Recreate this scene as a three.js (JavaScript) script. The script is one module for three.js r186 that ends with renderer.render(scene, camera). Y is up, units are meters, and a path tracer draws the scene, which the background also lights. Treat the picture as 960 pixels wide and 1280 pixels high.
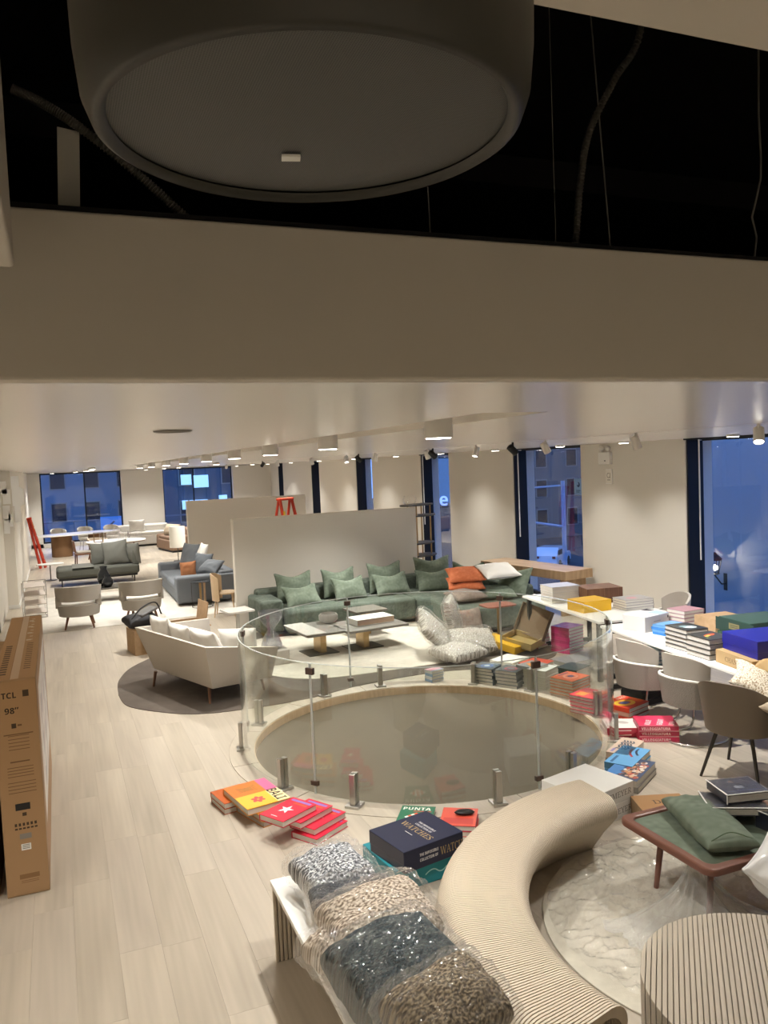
import * as THREE from 'three';
import { RoundedBoxGeometry } from 'three/addons/geometries/RoundedBoxGeometry.js';
import { mergeGeometries, toCreasedNormals } from 'three/addons/utils/BufferGeometryUtils.js';
import { ImprovedNoise } from 'three/addons/math/ImprovedNoise.js';
import { RectAreaLightUniformsLib } from 'three/addons/lights/RectAreaLightUniformsLib.js';
import { FontLoader } from 'three/addons/loaders/FontLoader.js';
import { TextGeometry } from 'three/addons/geometries/TextGeometry.js';
import { Brush, Evaluator, SUBTRACTION } from 'three-bvh-csg';

// ---------------------------------------------------------------- camera, sky, exposure
const scene = new THREE.Scene();
const D = Math.PI / 180;
const camera = new THREE.PerspectiveCamera(64.57, 960 / 1280, 0.05, 400);
camera.position.set(0, 2.7, 0);
camera.rotation.order = 'YXZ';
camera.rotation.set(-3.469 * D, -21.938 * D, -2.4316 * D);
scene.add(camera);
scene.background = new THREE.Color().setRGB(0.26, 0.62, 1.75);      // blue hour
scene.backgroundIntensity = 1;
const renderer = new THREE.WebGLRenderer({ antialias: true });
renderer.toneMapping = THREE.LinearToneMapping;
renderer.toneMappingExposure = 1.1;
renderer.shadowMap.enabled = true;
RectAreaLightUniformsLib.init();
const WARM = new THREE.Color().setRGB(1, 0.982, 0.925);
const LIGHT = 24;                                                    // candela of one ceiling spot

// ---------------------------------------------------------------- helpers
let seed = 7;
const rnd = () => { seed = (seed * 1664525 + 1013904223) % 4294967296; return seed / 4294967296; };
const rr = (a, b) => a + (b - a) * rnd();
const noise = new ImprovedNoise();
const taken = {};
function numbered(n) { const k = taken[n] = (taken[n] ?? -1) + 1; return k ? n + '_' + String(k).padStart(3, '0') : n; }
function clean(g) {
  g = g.index ? g.toNonIndexed() : g;
  for (const k of Object.keys(g.attributes)) if (!['position', 'normal', 'uv'].includes(k)) g.deleteAttribute(k);
  if (!g.attributes.uv) g.setAttribute('uv', new THREE.BufferAttribute(new Float32Array(g.attributes.position.count * 2), 2));
  return g;
}
function boxUV(g) {                                                  // uv in metres, by the way each face points
  const p = g.attributes.position, n = g.attributes.normal, u = g.attributes.uv;
  for (let i = 0; i < p.count; i++) {
    const ax = Math.abs(n.getX(i)), ay = Math.abs(n.getY(i)), az = Math.abs(n.getZ(i));
    if (ay >= ax && ay >= az) u.setXY(i, p.getX(i), p.getZ(i));
    else if (ax >= az) u.setXY(i, p.getZ(i), p.getY(i));
    else u.setXY(i, p.getX(i), p.getY(i));
  }
  return g;
}
const join = gs => { const l = (Array.isArray(gs) ? gs : [gs]).map(clean); return l.length > 1 ? mergeGeometries(l) : l[0]; };
function at(g, x = 0, y = 0, z = 0, rx = 0, ry = 0, rz = 0) {
  if (rx || ry || rz) g.applyMatrix4(new THREE.Matrix4().makeRotationFromEuler(new THREE.Euler(rx, ry, rz, 'YXZ')));
  return g.translate(x, y, z);
}
// box resting on y; r rounds its edges
function bx(w, h, d, x = 0, y = 0, z = 0, r = 0, s = 2) {
  const g = r > 0 ? new RoundedBoxGeometry(w, h, d, s, Math.min(r, w / 2.01, h / 2.01, d / 2.01)) : new THREE.BoxGeometry(w, h, d);
  return boxUV(clean(g)).translate(x, y + h / 2, z);
}
// box from corner to corner
const bc = (x0, x1, y0, y1, z0, z1, r = 0) => bx(Math.abs(x1 - x0), y1 - y0, Math.abs(z1 - z0), (x0 + x1) / 2, y0, (z0 + z1) / 2, r);
const cy = (r0, r1, h, x = 0, y = 0, z = 0, s = 24) => clean(new THREE.CylinderGeometry(r1, r0, h, s)).translate(x, y + h / 2, z);
const tube = (pts, r, s = 24, k = 8, closed = false) => clean(new THREE.TubeGeometry(new THREE.CatmullRomCurve3(pts.map(p => new THREE.Vector3(...p)), closed), s, r, k, closed));
function rod(a, b, r0, r1 = r0, k = 10) {                            // straight tapered bar
  const A = new THREE.Vector3(...a), B = new THREE.Vector3(...b), d = B.clone().sub(A), l = d.length();
  const g = clean(new THREE.CylinderGeometry(r1, r0, l, k));
  g.applyQuaternion(new THREE.Quaternion().setFromUnitVectors(new THREE.Vector3(0, 1, 0), d.normalize()));
  return g.translate((A.x + B.x) / 2, (A.y + B.y) / 2, (A.z + B.z) / 2);
}
function wire(pts, r, k = 6) {                                       // bent bar with straight runs
  return join(pts.slice(1).flatMap((p, i) => [rod(pts[i], p, r, r, k), new THREE.SphereGeometry(r, k, 4).translate(...p)]));
}
const lathe = (pts, s = 32) => clean(new THREE.LatheGeometry(pts.map(p => new THREE.Vector2(...p)), s));
// plate in plan (x, -z as shape's x, y), thickness upward from y
function plate(shape, h, y = 0, bevel = 0, seg = 24) {
  const g = new THREE.ExtrudeGeometry(shape, { depth: h - 2 * bevel, bevelEnabled: bevel > 0, bevelThickness: bevel, bevelSize: bevel, bevelOffset: -bevel, bevelSegments: 2, curveSegments: seg });
  return boxUV(clean(g.rotateX(-Math.PI / 2).translate(0, y + bevel, 0)));
}
function roundRect(w, d, r, x = 0, z = 0) {
  const s = new THREE.Shape(), a = x - w / 2, b = x + w / 2, c = -z - d / 2, e = -z + d / 2;
  s.moveTo(a + r, c); s.lineTo(b - r, c); s.absarc(b - r, c + r, r, -Math.PI / 2, 0); s.lineTo(b, e - r); s.absarc(b - r, e - r, r, 0, Math.PI / 2);
  s.lineTo(a + r, e); s.absarc(a + r, e - r, r, Math.PI / 2, Math.PI); s.lineTo(a, c + r); s.absarc(a + r, c + r, r, Math.PI, 1.5 * Math.PI);
  return s;
}
function ellipse(a, b, x = 0, z = 0) { const s = new THREE.Shape(); s.absellipse(x, -z, a, b, 0, Math.PI * 2); return s; }
function sector(ri, ro, a0, a1) {                                    // plan ring sector, angle 0 = +x, a quarter turn = -z
  const s = new THREE.Shape(); s.absarc(0, 0, ro, a0, a1, false); s.absarc(0, 0, ri, a1, a0, true); s.closePath(); return s;
}
// soft cushion standing in x-y, thickness along z, base at y = 0
function pillow(w, h, t, { chop = 0, wr = 0.006, sd = 1, n = 18, pinch = 0.07, pw = 0.42, sag = 0 } = {}) {
  const pos = [], uv = [], idx = [];
  for (const sd2 of [1, -1]) {
    const o = pos.length / 3;
    for (let j = 0; j <= n; j++) for (let i = 0; i <= n; i++) {
      const u = Math.sin((i / n - 0.5) * Math.PI), v = Math.sin((j / n - 0.5) * Math.PI);
      let x = w / 2 * u * (1 - pinch * (1 - v * v)), y = h / 2 * v * (1 - pinch * (1 - u * u));
      const f = Math.pow(Math.max(0, (1 - u * u) * (1 - v * v)), pw);
      let z = sd2 * t / 2 * f;
      const q = noise.noise(u * 2.3 + sd * 3.1, v * 2.3 + sd * 1.7, sd2 + sd), q2 = noise.noise(u * 6 + sd, v * 6 - sd, sd2 * 2);
      z += (q * wr * 3 + q2 * wr) * Math.min(1, f * 2);
      y -= chop * Math.pow(Math.max(0, v), 2) * Math.pow(1 - u * u, 2);
      z += sag * (v + 1) * (v + 1) * 0.25;
      pos.push(x, y + h / 2, z); uv.push(x + 0.5, y + 0.5);
    }
    for (let j = 0; j < n; j++) for (let i = 0; i < n; i++) {
      const a = o + j * (n + 1) + i, b = a + 1, c = a + n + 1, d = c + 1;
      if (sd2 > 0) idx.push(a, b, d, a, d, c); else idx.push(a, d, b, a, c, d);
    }
  }
  const g = new THREE.BufferGeometry();
  g.setAttribute('position', new THREE.Float32BufferAttribute(pos, 3)); g.setAttribute('uv', new THREE.Float32BufferAttribute(uv, 2));
  g.setIndex(idx); g.computeVertexNormals();
  return clean(g);
}
function obj(name, gs, m, parent = scene) {
  const o = new THREE.Mesh(join(gs), m); o.name = parent === scene ? numbered(name) : name; o.castShadow = o.receiveShadow = true; parent.add(o); return o;
}
function tag(o, label, category, group) { o.userData.label = label; o.userData.category = category; if (group) o.userData.group = group; return o; }
function thing(name, label, category, [x, y, z] = [0, 0, 0], turn = 0, group) {
  const o = new THREE.Group(); o.name = numbered(name); o.position.set(x, y, z); o.rotation.y = turn; scene.add(o);
  return tag(o, label, category, group);
}
function single(name, label, category, g, m, group) { return tag(obj(name, g, m), label, category, group); }
function struct(name, gs, m, parent = scene) { const o = obj(name, gs, m, parent); if (parent === scene) o.userData.kind = 'structure'; return o; }
function copy(o, [x, y, z], turn, label) {
  const c = o.clone(); c.name = numbered(o.name.replace(/_\d{3}$/, '')); c.position.set(x, y, z); c.rotation.y = turn; c.userData = { ...o.userData };
  if (label) c.userData.label = label; scene.add(c); return c;
}
// textures
function data(n, f, srgb = true) {
  const a = new Uint8Array(n * n * 4);
  for (let j = 0; j < n; j++) for (let i = 0; i < n; i++) { const c = f(i / n, j / n), k = (j * n + i) * 4; a[k] = c[0]; a[k + 1] = c[1] ?? c[0]; a[k + 2] = c[2] ?? c[0]; a[k + 3] = 255; }
  const t = new THREE.DataTexture(a, n, n); t.wrapS = t.wrapT = THREE.RepeatWrapping; t.magFilter = THREE.LinearFilter; t.minFilter = THREE.LinearMipmapLinearFilter; t.generateMipmaps = true;
  if (srgb) t.colorSpace = THREE.SRGBColorSpace; t.needsUpdate = true; return t;
}
// noise that repeats over the unit square
const tile = (x, y, fx, fy, s) => {
  const q = (a, b) => noise.noise(a * fx, b * fy, s);
  return q(x, y) * (1 - x) * (1 - y) + q(x - 1, y) * x * (1 - y) + q(x, y - 1) * (1 - x) * y + q(x - 1, y - 1) * x * y;
};
const clamp = v => Math.max(0, Math.min(255, v));
const rep = (t, x, y = x) => { const c = t.clone(); c.repeat.set(x, y); c.needsUpdate = true; return c; };
function canvas(w, h, draw) {
  const c = document.createElement('canvas'); c.width = w; c.height = h; const x = c.getContext('2d'); draw(x, w, h);
  const t = new THREE.CanvasTexture(c); t.colorSpace = THREE.SRGBColorSpace; t.magFilter = THREE.LinearFilter; return t;
}
const std = (color, roughness = 0.7, o = {}) => new THREE.MeshStandardMaterial({ color, roughness, ...o });
const phy = (color, roughness = 0.7, o = {}) => new THREE.MeshPhysicalMaterial({ color, roughness, ...o });

// ---------------------------------------------------------------- materials
const weave = data(256, (x, y) => [128 + 60 * Math.sin(x * Math.PI * 64) * Math.sin(y * Math.PI * 64) + 90 * tile(x, y, 24, 24, 1)], false);
const mottle = data(256, (x, y) => { const v = 128 + 70 * tile(x, y, 6, 6, 2) + 50 * tile(x, y, 20, 20, 3) + 40 * tile(x, y, 60, 60, 4); return [clamp(v)]; }, false);
const tint = (hex, amp, fx, fy, s = 1, n = 256) => { const c = new THREE.Color(hex).convertLinearToSRGB(); const b = [c.r * 255, c.g * 255, c.b * 255];
  return data(n, (x, y) => { const v = amp * (tile(x, y, fx, fy, s) * 1.2 + tile(x, y, fx * 4, fy * 4, s + 5) * 0.8); return b.map(q => clamp(q + v)); }); };
const fabric = (hex, o = {}) => new THREE.MeshPhysicalMaterial({ color: hex, roughness: 0.92, sheen: 0.25, sheenRoughness: 0.6, sheenColor: new THREE.Color(hex), bumpMap: rep(weave, 6), bumpScale: 0.0012, ...o });
const velvet = hex => fabric(0xffffff, { map: rep(tint(hex, 26, 5, 5, 3), 1.2), sheenColor: new THREE.Color(hex) });
// a heathered yarn: flecks of two tones
function knit(hexA, hexB, f, mix = 0.5) {
  const a = new THREE.Color(hexA).convertLinearToSRGB(), b = new THREE.Color(hexB).convertLinearToSRGB();
  const col = data(256, (x, y) => { let v = tile(x, y, f, f * 1.6, 11) * 1.6 + tile(x, y, f * 2, f * 2, 12) * 0.7; v = Math.max(0, Math.min(1, v * 1.6 + mix)); return [a.r + (b.r - a.r) * v, a.g + (b.g - a.g) * v, a.b + (b.b - a.b) * v].map(q => q * 255); });
  const bump = data(256, (x, y) => [clamp(128 + 150 * tile(x, y, f, f * 1.6, 11) + 60 * tile(x, y, f * 2, f * 2, 12))], false);
  return std(0xffffff, 0.95, { map: rep(col, 4), bumpMap: rep(bump, 4), bumpScale: 0.006 });
}
const woodTex = (hex, amp, s, fx = 14) => { const c = new THREE.Color(hex).convertLinearToSRGB(), b = [c.r * 255, c.g * 255, c.b * 255];
  return data(512, (x, y) => { const w = tile(x, y, 3, 2, s + 9) * 0.12; const g = tile(x + w - Math.floor(x + w), y, fx, 1.2, s) * 1.1 + tile(x, y, fx * 4, 3, s + 1) * 0.6 + tile(x, y, 2, 1, s + 2) * 0.9; return [b[0] + amp * g, b[1] + amp * g * 0.98, b[2] + amp * g * 0.92].map(clamp); }); };
const wood = (hex, amp, s, o = {}) => std(0xffffff, 0.55, { map: rep(woodTex(hex, amp, s), 1.2, 0.8), ...o });
const mat = {
  ceil: phy(0xf0ebe3, 0.23, { specularIntensity: 0.55 }),
  paint: std(0xdcd6cb, 0.85, { bumpMap: rep(mottle, 1), bumpScale: 0.0006 }),
  fascia: std(0xc9c1b4, 0.8, { bumpMap: rep(mottle, 0.8), bumpScale: 0.0008 }),
  black: std(0x0b0c0e, 0.55),
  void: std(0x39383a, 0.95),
  metalW: std(0xe9e6e0, 0.4),
  chrome: std(0xcfcfd0, 0.14, { metalness: 1 }),
  steel: std(0xbdbbb6, 0.33, { metalness: 1 }),
  darkMetal: std(0x4b4640, 0.45, { metalness: 0.6 }),
  brass: std(0xa98f68, 0.3, { metalness: 1 }),
  glow: std(0xffffff, 0.5, { emissive: new THREE.Color(1, 0.95, 0.86), emissiveIntensity: 12 }),
  pane: phy(0xffffff, 0, { transmission: 1, thickness: 0, ior: 1.5 }),
  clear: phy(0xfbfdfb, 0.0, { transmission: 1, thickness: 0, ior: 1.5 }),
  solidGlass: phy(0xffffff, 0.02, { transmission: 1, thickness: 0, ior: 1.5 }),
  smoke: phy(0x5a6068, 0.04, { transmission: 0.9, thickness: 0, ior: 1.5 }),
  film: phy(0xffffff, 0.1, { transmission: 0.99, thickness: 0, ior: 2.0, bumpMap: rep(mottle, 3), bumpScale: 0.008 }),
  milky: phy(0xf6f6f4, 0.2, { transmission: 0.78, thickness: 0, ior: 1.4, bumpMap: rep(mottle, 4), bumpScale: 0.01 }),
  white: std(0xe8e6e1, 0.5), whiteTop: std(0xefede8, 0.35), paper: std(0xf2f1ee, 0.8), pages: std(0xd9d4ca, 0.9),
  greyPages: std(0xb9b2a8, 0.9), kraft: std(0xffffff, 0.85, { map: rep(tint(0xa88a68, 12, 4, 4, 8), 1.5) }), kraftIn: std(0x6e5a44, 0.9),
  walnut: wood(0x6d4a34, 30, 21), oak: wood(0xb09373, 20, 22), paleWood: wood(0xc7ad8c, 22, 23), bench: wood(0xd0c2ae, 12, 24), benchDark: std(0x8d7860, 0.8),
  green: velvet(0x6c7767), greenSofa: velvet(0x586157), orange: velvet(0xb5633c), taupe: velvet(0x8a7a70), whiteFab: fabric(0xdad6cf), greyFab: fabric(0xa7a198), lightFab: fabric(0xb8b0a6),
  blueGrey: fabric(0x696d72), blueGreyD: fabric(0x595d62), charcoal: fabric(0x55564f), charcoalL: fabric(0x696963), rust: fabric(0x8a5836), beige: fabric(0xb4a48f),
  boucle: knit(0x857c74, 0xb5aca4, 40), taupeLeather: phy(0x84786b, 0.6), brownSofa: fabric(0x8e7460), rubber: std(0x1a1a1b, 0.8),
};

// ================================================================ THE SETTING
const HC = 2.862, XR = 8.4, ZF = -33.5, RC = [3.27, -7.23];        // ceiling height, window wall, end wall, centre of the floor opening
// ---- floor: slab with the round opening, planks on top
const slabShape = new THREE.Shape(); slabShape.moveTo(-7, -10.2); slabShape.lineTo(XR + 0.5, -10.2); slabShape.lineTo(XR + 0.5, -ZF + 0.5); slabShape.lineTo(-7, -ZF + 0.5); slabShape.closePath();
const hole = new THREE.Path(); hole.absarc(RC[0], -RC[1], 1.70, 0, Math.PI * 2, true); slabShape.holes.push(hole);
const plankTones = [0xb4a999, 0xb2a797, 0xb6ab9c, 0xb1a697].map((h, i) => phy(0xffffff, 0.42, { map: rep(woodTex(h, 15, 31 + i * 3, 9), 1.1, 0.55), bumpMap: rep(mottle, 2), bumpScale: 0.0004, specularIntensity: 0.6 }));
const floor = struct('floor', plate(slabShape, 0.25, -0.256, 0, 96), plankTones[1]);
{
  const W = 0.23, L = 1.52, T = 0.006, list = [];
  const cp = camera.clone(); cp.updateMatrixWorld(true); cp.updateProjectionMatrix(); const v = new THREE.Vector3();
  const variants = Array.from({ length: 6 }, () => { const g = bx(W - 0.0009, T, L - 0.0009, 0, -T, 0); const a = rr(0, 3), b = rr(0, 5); for (let i = 0; i < g.attributes.uv.count; i++) g.attributes.uv.setXY(i, g.attributes.uv.getX(i) + a, g.attributes.uv.getY(i) + b); return g; });
  for (let c = 0; c * W < XR + 4.2; c++) {
    const x = -4.2 + (c + 0.5) * W, off = rnd() * L;
    for (let z = -1.6 + off; z > ZF; z -= L) {
      if (x + W / 2 > XR) continue;
      const zc = z - L / 2, r = Math.hypot(x - RC[0], zc - RC[1]);
      v.set(x, 0, zc).project(cp);
      const seen = Math.abs(v.x) < 1.35 && Math.abs(v.y) < 1.4 && zc < -1;
      if (!seen) continue;
      const nz = Math.max(zc - L / 2, Math.min(zc + L / 2, RC[1])), nx = Math.max(x - W / 2, Math.min(x + W / 2, RC[0]));
      const near = Math.hypot(nx - RC[0], nz - RC[1]);
      const far = Math.hypot(Math.abs(x - RC[0]) + W / 2, Math.abs(zc - RC[1]) + L / 2);
      if (far < 1.94) continue;
      list.push({ x, z: zc, cut: near < 1.94, d: Math.hypot(x, zc, 2.7) + (Math.abs(v.x) > 1.05 || Math.abs(v.y) > 1.05 ? 50 : 0), g: Math.floor(rnd() * 6), m: Math.floor(rnd() * 4) });
    }
  }
  list.sort((a, b) => a.d - b.d);
  const ev = new Evaluator(); ev.useGroups = false;
  const drum = new Brush(new THREE.CylinderGeometry(1.94, 1.94, 1, 128)); drum.position.set(RC[0], 0, RC[1]); drum.updateMatrixWorld(true);
  const rest = [];
  list.forEach((p, i) => {
    let g = variants[p.g];
    if (p.cut) {
      const b = new Brush(g.clone().translate(p.x, 0, p.z)); b.updateMatrixWorld(true);
      g = clean(ev.evaluate(b, drum, SUBTRACTION).geometry.clone());
      if (!g.attributes.position.count) return;
    }
    if (i < 300) { const o = obj('plank', g, plankTones[p.m], floor); if (!p.cut) o.position.set(p.x, 0, p.z); }
    else rest.push(p.cut ? g : g.clone().translate(p.x, 0, p.z));
  });
  obj('far_planks', rest, plankTones[0], floor).userData.kind = 'stuff';
  // curved border boards round the opening
  for (let k = 0; k < 12; k++) {
    const s = sector(1.70, 1.936, k * Math.PI / 6 + 0.002, (k + 1) * Math.PI / 6 - 0.002);
    obj('border_board', at(plate(s, 0.03, -0.026, 0.002, 16), RC[0], 0, RC[1]), k % 2 ? plankTones[0] : plankTones[2], floor);
  }
}
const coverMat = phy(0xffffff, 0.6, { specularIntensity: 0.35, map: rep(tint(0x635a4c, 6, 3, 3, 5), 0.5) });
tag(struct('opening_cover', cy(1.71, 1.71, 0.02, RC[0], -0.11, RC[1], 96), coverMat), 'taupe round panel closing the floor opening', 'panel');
struct('trim_1', at(plate(sector(1.692, 1.712, 0, Math.PI * 2), 0.13, -0.135, 0, 96), RC[0], 0, RC[1]), mat.paleWood);

// ---- ceiling
{
  const t = 0.05, y0 = HC, y1 = HC + t, ys = HC + 0.17, x0 = 1.42, x1 = 1.70, zs = -2.55, ze = -17.5, k0 = 4.56, k1 = 4.62;
  const c = struct('ceiling', [
    bc(-7, x0, y0, y1, -1.52, ZF), bc(x1, k0, y0, y1, -1.52, ZF), bc(k1, XR + 0.6, y0, y1, -1.52, ZF),
    bc(x0, x1, y0, y1, -1.52, zs), bc(x0, x1, y0, y1, ze, ZF), bc(k0, k1, y0, y1, -1.52, -3.2), bc(k0, k1, y0, y1, -26, ZF),
    bc(x0 - 0.02, x0, y1, ys, zs, ze), bc(x1, x1 + 0.02, y1, ys, zs, ze), bc(x0 - 0.02, x1 + 0.02, ys, ys + 0.02, zs, ze), bc(x0, x1, y1, ys, zs + 0.02, zs), bc(x0, x1, y1, ys, ze, ze - 0.02),
  ], mat.ceil);
  obj('track_channel', [bc(k0, k1, y1 - 0.012, y1, -3.2, -26)], std(0x8c867d, 0.5), c);
  obj('slot_diffuser', [bc(-0.9, 3.6, HC - 0.004, HC + 0.004, -30.2, -30.5), bc(4.0, 7.4, HC - 0.004, HC + 0.004, -30.2, -30.5)], std(0xb4b1ac, 0.6), c);
  struct('trim_2', bc(-7, XR + 0.6, HC, 3.143, -1.47, -1.53, 0.006), mat.fascia);                       // fascia of the dropped ceiling
  struct('trim_3', bc(-7, -0.033, 2.98, 3.95, -0.7, -1.2, 0.006), mat.fascia);                          // bulkhead at the end of the open slot
  struct('ceiling_upper', bc(-7, XR + 0.6, 3.14, 3.3, -0.7, 10.2, 0.004), mat.fascia);                     // higher ceiling over the stairs
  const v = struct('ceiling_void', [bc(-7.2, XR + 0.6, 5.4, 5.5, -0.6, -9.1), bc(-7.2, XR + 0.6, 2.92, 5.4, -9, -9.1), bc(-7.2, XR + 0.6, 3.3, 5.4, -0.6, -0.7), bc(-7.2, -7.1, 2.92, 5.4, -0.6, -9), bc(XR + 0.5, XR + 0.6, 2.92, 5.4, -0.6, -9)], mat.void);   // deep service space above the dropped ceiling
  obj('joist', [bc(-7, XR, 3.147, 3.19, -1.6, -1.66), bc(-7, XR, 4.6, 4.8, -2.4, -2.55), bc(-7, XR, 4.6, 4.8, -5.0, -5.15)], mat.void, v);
}
// ---- walls
struct('wall_left', [bc(-7.2, -1.06, 0, HC, -15.6, -15.75), bc(-1.3, -1.06, 0, HC, -15.6, -18.4), bc(-1.3, -0.86, 0, HC, -18.4, -26), bc(-1.3, -1.0, 0, HC, -26, ZF)], mat.paint);
struct('wall_side', bc(-7.2, -7, 0, 4, 10.2, -15.7), mat.paint);
struct('wall_back', bc(-7.2, XR + 0.6, -0.25, 4, 10, 10.2), mat.paint);
struct('baseboard_left', [bc(-1.06, -0.86, 0, 0.08, -18.385, -18.4), bc(-0.86, -0.845, 0, 0.08, -18.385, -26)], mat.white);
const OPEN = [[-4.2, -9.19], [-11.7, -13.94], [-16.76, -18.31], [-21.66, -22.99], [-26.68, -27.62], [-31.45, -32.2]];
{
  const g = []; let z = ZF; const zs = OPEN.slice().reverse();
  for (const [n, f] of zs) { g.push(bc(XR, XR + 0.5, 0, HC + 0.1, z, f, 0.012)); z = n; }
  g.push(bc(XR, XR + 0.5, 0, HC + 0.1, z, 10.2), bc(XR, XR + 0.5, -0.25, 0, ZF, 10.2), bc(XR, XR + 0.5, HC + 0.1, 4, ZF, 10.2));
  struct('wall_right', g, mat.paint);
  OPEN.forEach(([n, f], i) => {
    const w = struct('window_' + (i + 1), [bc(XR + 0.02, XR + 0.3, 0.02, HC, f + 0.001, f + 0.03), bc(XR + 0.2, XR + 0.3, 0, HC, n - 0.05, n - 0.001), bc(XR + 0.2, XR + 0.3, 0, 0.07, n, f), bc(XR + 0.2, XR + 0.3, HC - 0.04, HC + 0.1, n, f), bc(XR - 0.03, XR + 0.3, HC - 0.02, HC, n, f)], mat.black);
    obj('pane', bc(XR + 0.245, XR + 0.253, 0.07, HC - 0.04, n, f), mat.pane, w);
    if (i === 0) obj('mullion', bc(XR + 0.22, XR + 0.29, 0.07, HC - 0.04, -6.62, -6.7), mat.black, w);
    if (i < 3) single('window_rod', ['thin white rod hanging beside the window with the wall lantern outside', 'thin white rod hanging beside the window behind the wooden console', 'thin white rod hanging beside the window behind the shelf tower'][i], 'rod',
      [rod([XR - 0.12, 2.84, f + 0.4], [XR - 0.12, 1.16, f + 0.4], 0.011), rod([XR - 0.12, 2.83, f + 0.4], [XR + 0.02, 2.83, f + 0.3], 0.006)], mat.metalW, 'window rods');
  });
}
{
  const E = [[-0.57, 2.39], [3.99, 6.81]];
  struct('wall_far', [bc(-1.3, E[0][0], 0, HC, ZF, ZF - 0.4), bc(E[0][1], E[1][0], 0, HC, ZF, ZF - 0.4, 0.01), bc(E[1][1], XR + 0.5, 0, HC, ZF, ZF - 0.4), bc(-1.3, XR + 0.5, -0.25, 0.14, ZF, ZF - 0.4), bc(-1.3, XR + 0.5, HC - 0.02, 4, ZF, ZF - 0.4)], mat.paint);
  E.forEach(([a, b], i) => {
    const w = struct('window_' + (i + 7), [bc(a, a + 0.05, 0.14, HC, ZF - 0.25, ZF - 0.33), bc(b - 0.05, b, 0.14, HC, ZF - 0.25, ZF - 0.33), bc(a, b, 0.14, 0.2, ZF - 0.25, ZF - 0.33), bc(a, b, HC - 0.08, HC, ZF - 0.25, ZF - 0.33)], mat.black);
    obj('pane', bc(a, b, 0.2, HC - 0.08, ZF - 0.28, ZF - 0.288), mat.pane, w);
    obj('mullion', bc((a + b) / 2 + (i ? -0.2 : 0.1), (a + b) / 2 + (i ? -0.15 : 0.15), 0.2, HC - 0.08, ZF - 0.26, ZF - 0.32), mat.black, w);
  });
}
// free-standing partitions
tag(obj('partition_screen', bc(2.72, 6.12, 0, 1.86, -13.62, -13.78, 0.02), mat.paint), 'pale freestanding screen wall behind the green sofa', 'partition');
tag(obj('partition_screen', bc(3.05, 6.2, 0, 1.94, -21, -21.16, 0.02), mat.paint), 'pale freestanding screen wall behind the orange stepladder', 'partition');

// ================================================================ LIGHTS
function spot(x, y, z, cd = LIGHT, ang = 58, tx = x, tz = z, pen = 0.9) {
  const l = new THREE.SpotLight(WARM, cd, 0, ang * D, pen, 2); l.position.set(x, y, z); l.target.position.set(tx, 0, tz);
  l.castShadow = true; l.shadow.radius = 2.5; scene.add(l, l.target); return l;
}
function canLight(x, z, top, len, r, label, group, cd = LIGHT, ang = 58) {
  const t = thing('ceiling_downlight', label, 'downlight', [x, top - len, z], 0, group);
  obj('housing', lathe([[r * 0.86, 0.006], [r * 0.9, 0], [r, 0], [r, len], [0, len]], 28), mat.metalW, t);
  obj('lens', cy(r * 0.86, r * 0.86, 0.008, 0, -0.003, 0, 24), mat.glow, t);
  spot(x, top - len - 0.016, z, cd, ang);
}
for (const z of [-3.18, -4.72, -6.15, -7.5, -9.0, -10.7, -12.5, -14.5, -16.6]) canLight(1.55, z, HC + 0.17, 0.235, 0.062, 'white cylinder downlight hanging in the long ceiling trough', 'downlights in the ceiling trough', LIGHT * (z > -8 ? 0.6 : 0.9));
for (const z of [-5.4, -7.36, -9.35, -10.9, -12.95, -15.2, -17.6, -20.5, -23.6, -26.8, -30]) canLight(7.45, z, HC, 0.03, 0.075, 'flat round white downlight on the ceiling along the window wall', 'downlights along the window wall', LIGHT * 0.5);
for (const [x, z] of [[0.7, -17.5], [0.8, -20.5], [0.8, -24], [0.6, -27.5], [3.4, -24.5], [3.4, -28], [3.2, -17.4], [5.6, -24.5], [-0.1, -31.9], [3.2, -31.9], [6.6, -31.6]]) canLight(x, z, HC, 0.05, 0.07, 'small round white downlight on the ceiling at the window end of the showroom', 'downlights at the window end', LIGHT * (z < -31 ? 1.1 : z > -18 ? 0.8 : 1.3), 66);  // the last three, close to the end wall, are added to brighten it
for (const [x, z] of [[-1.9, -2.4], [-3.6, -4.6], [-3.6, -8.2], [-3.6, -12.2], [-5.8, -6]]) canLight(x, z, HC, 0.05, 0.075, 'unseen round white downlight on the ceiling over the aisle beside the long carton', 'downlights over the aisle', LIGHT * (z > -3 ? 1.0 : 1.9), 66);  // the first is an unseen lamp added to light the carton front
for (const [x, z] of [[-3.2, 5.2], [0.2, 5.2], [3.6, 5.2], [-1.6, 8.0], [2.0, 8.0], [5.4, 8.0]]) canLight(x, z, 3.14, 0.05, 0.075, 'added unseen round white downlight on the upper ceiling behind the camera', 'added downlights behind the camera', LIGHT * 1.7, 68);  // unseen lamps added behind the camera to light the fascia
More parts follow.
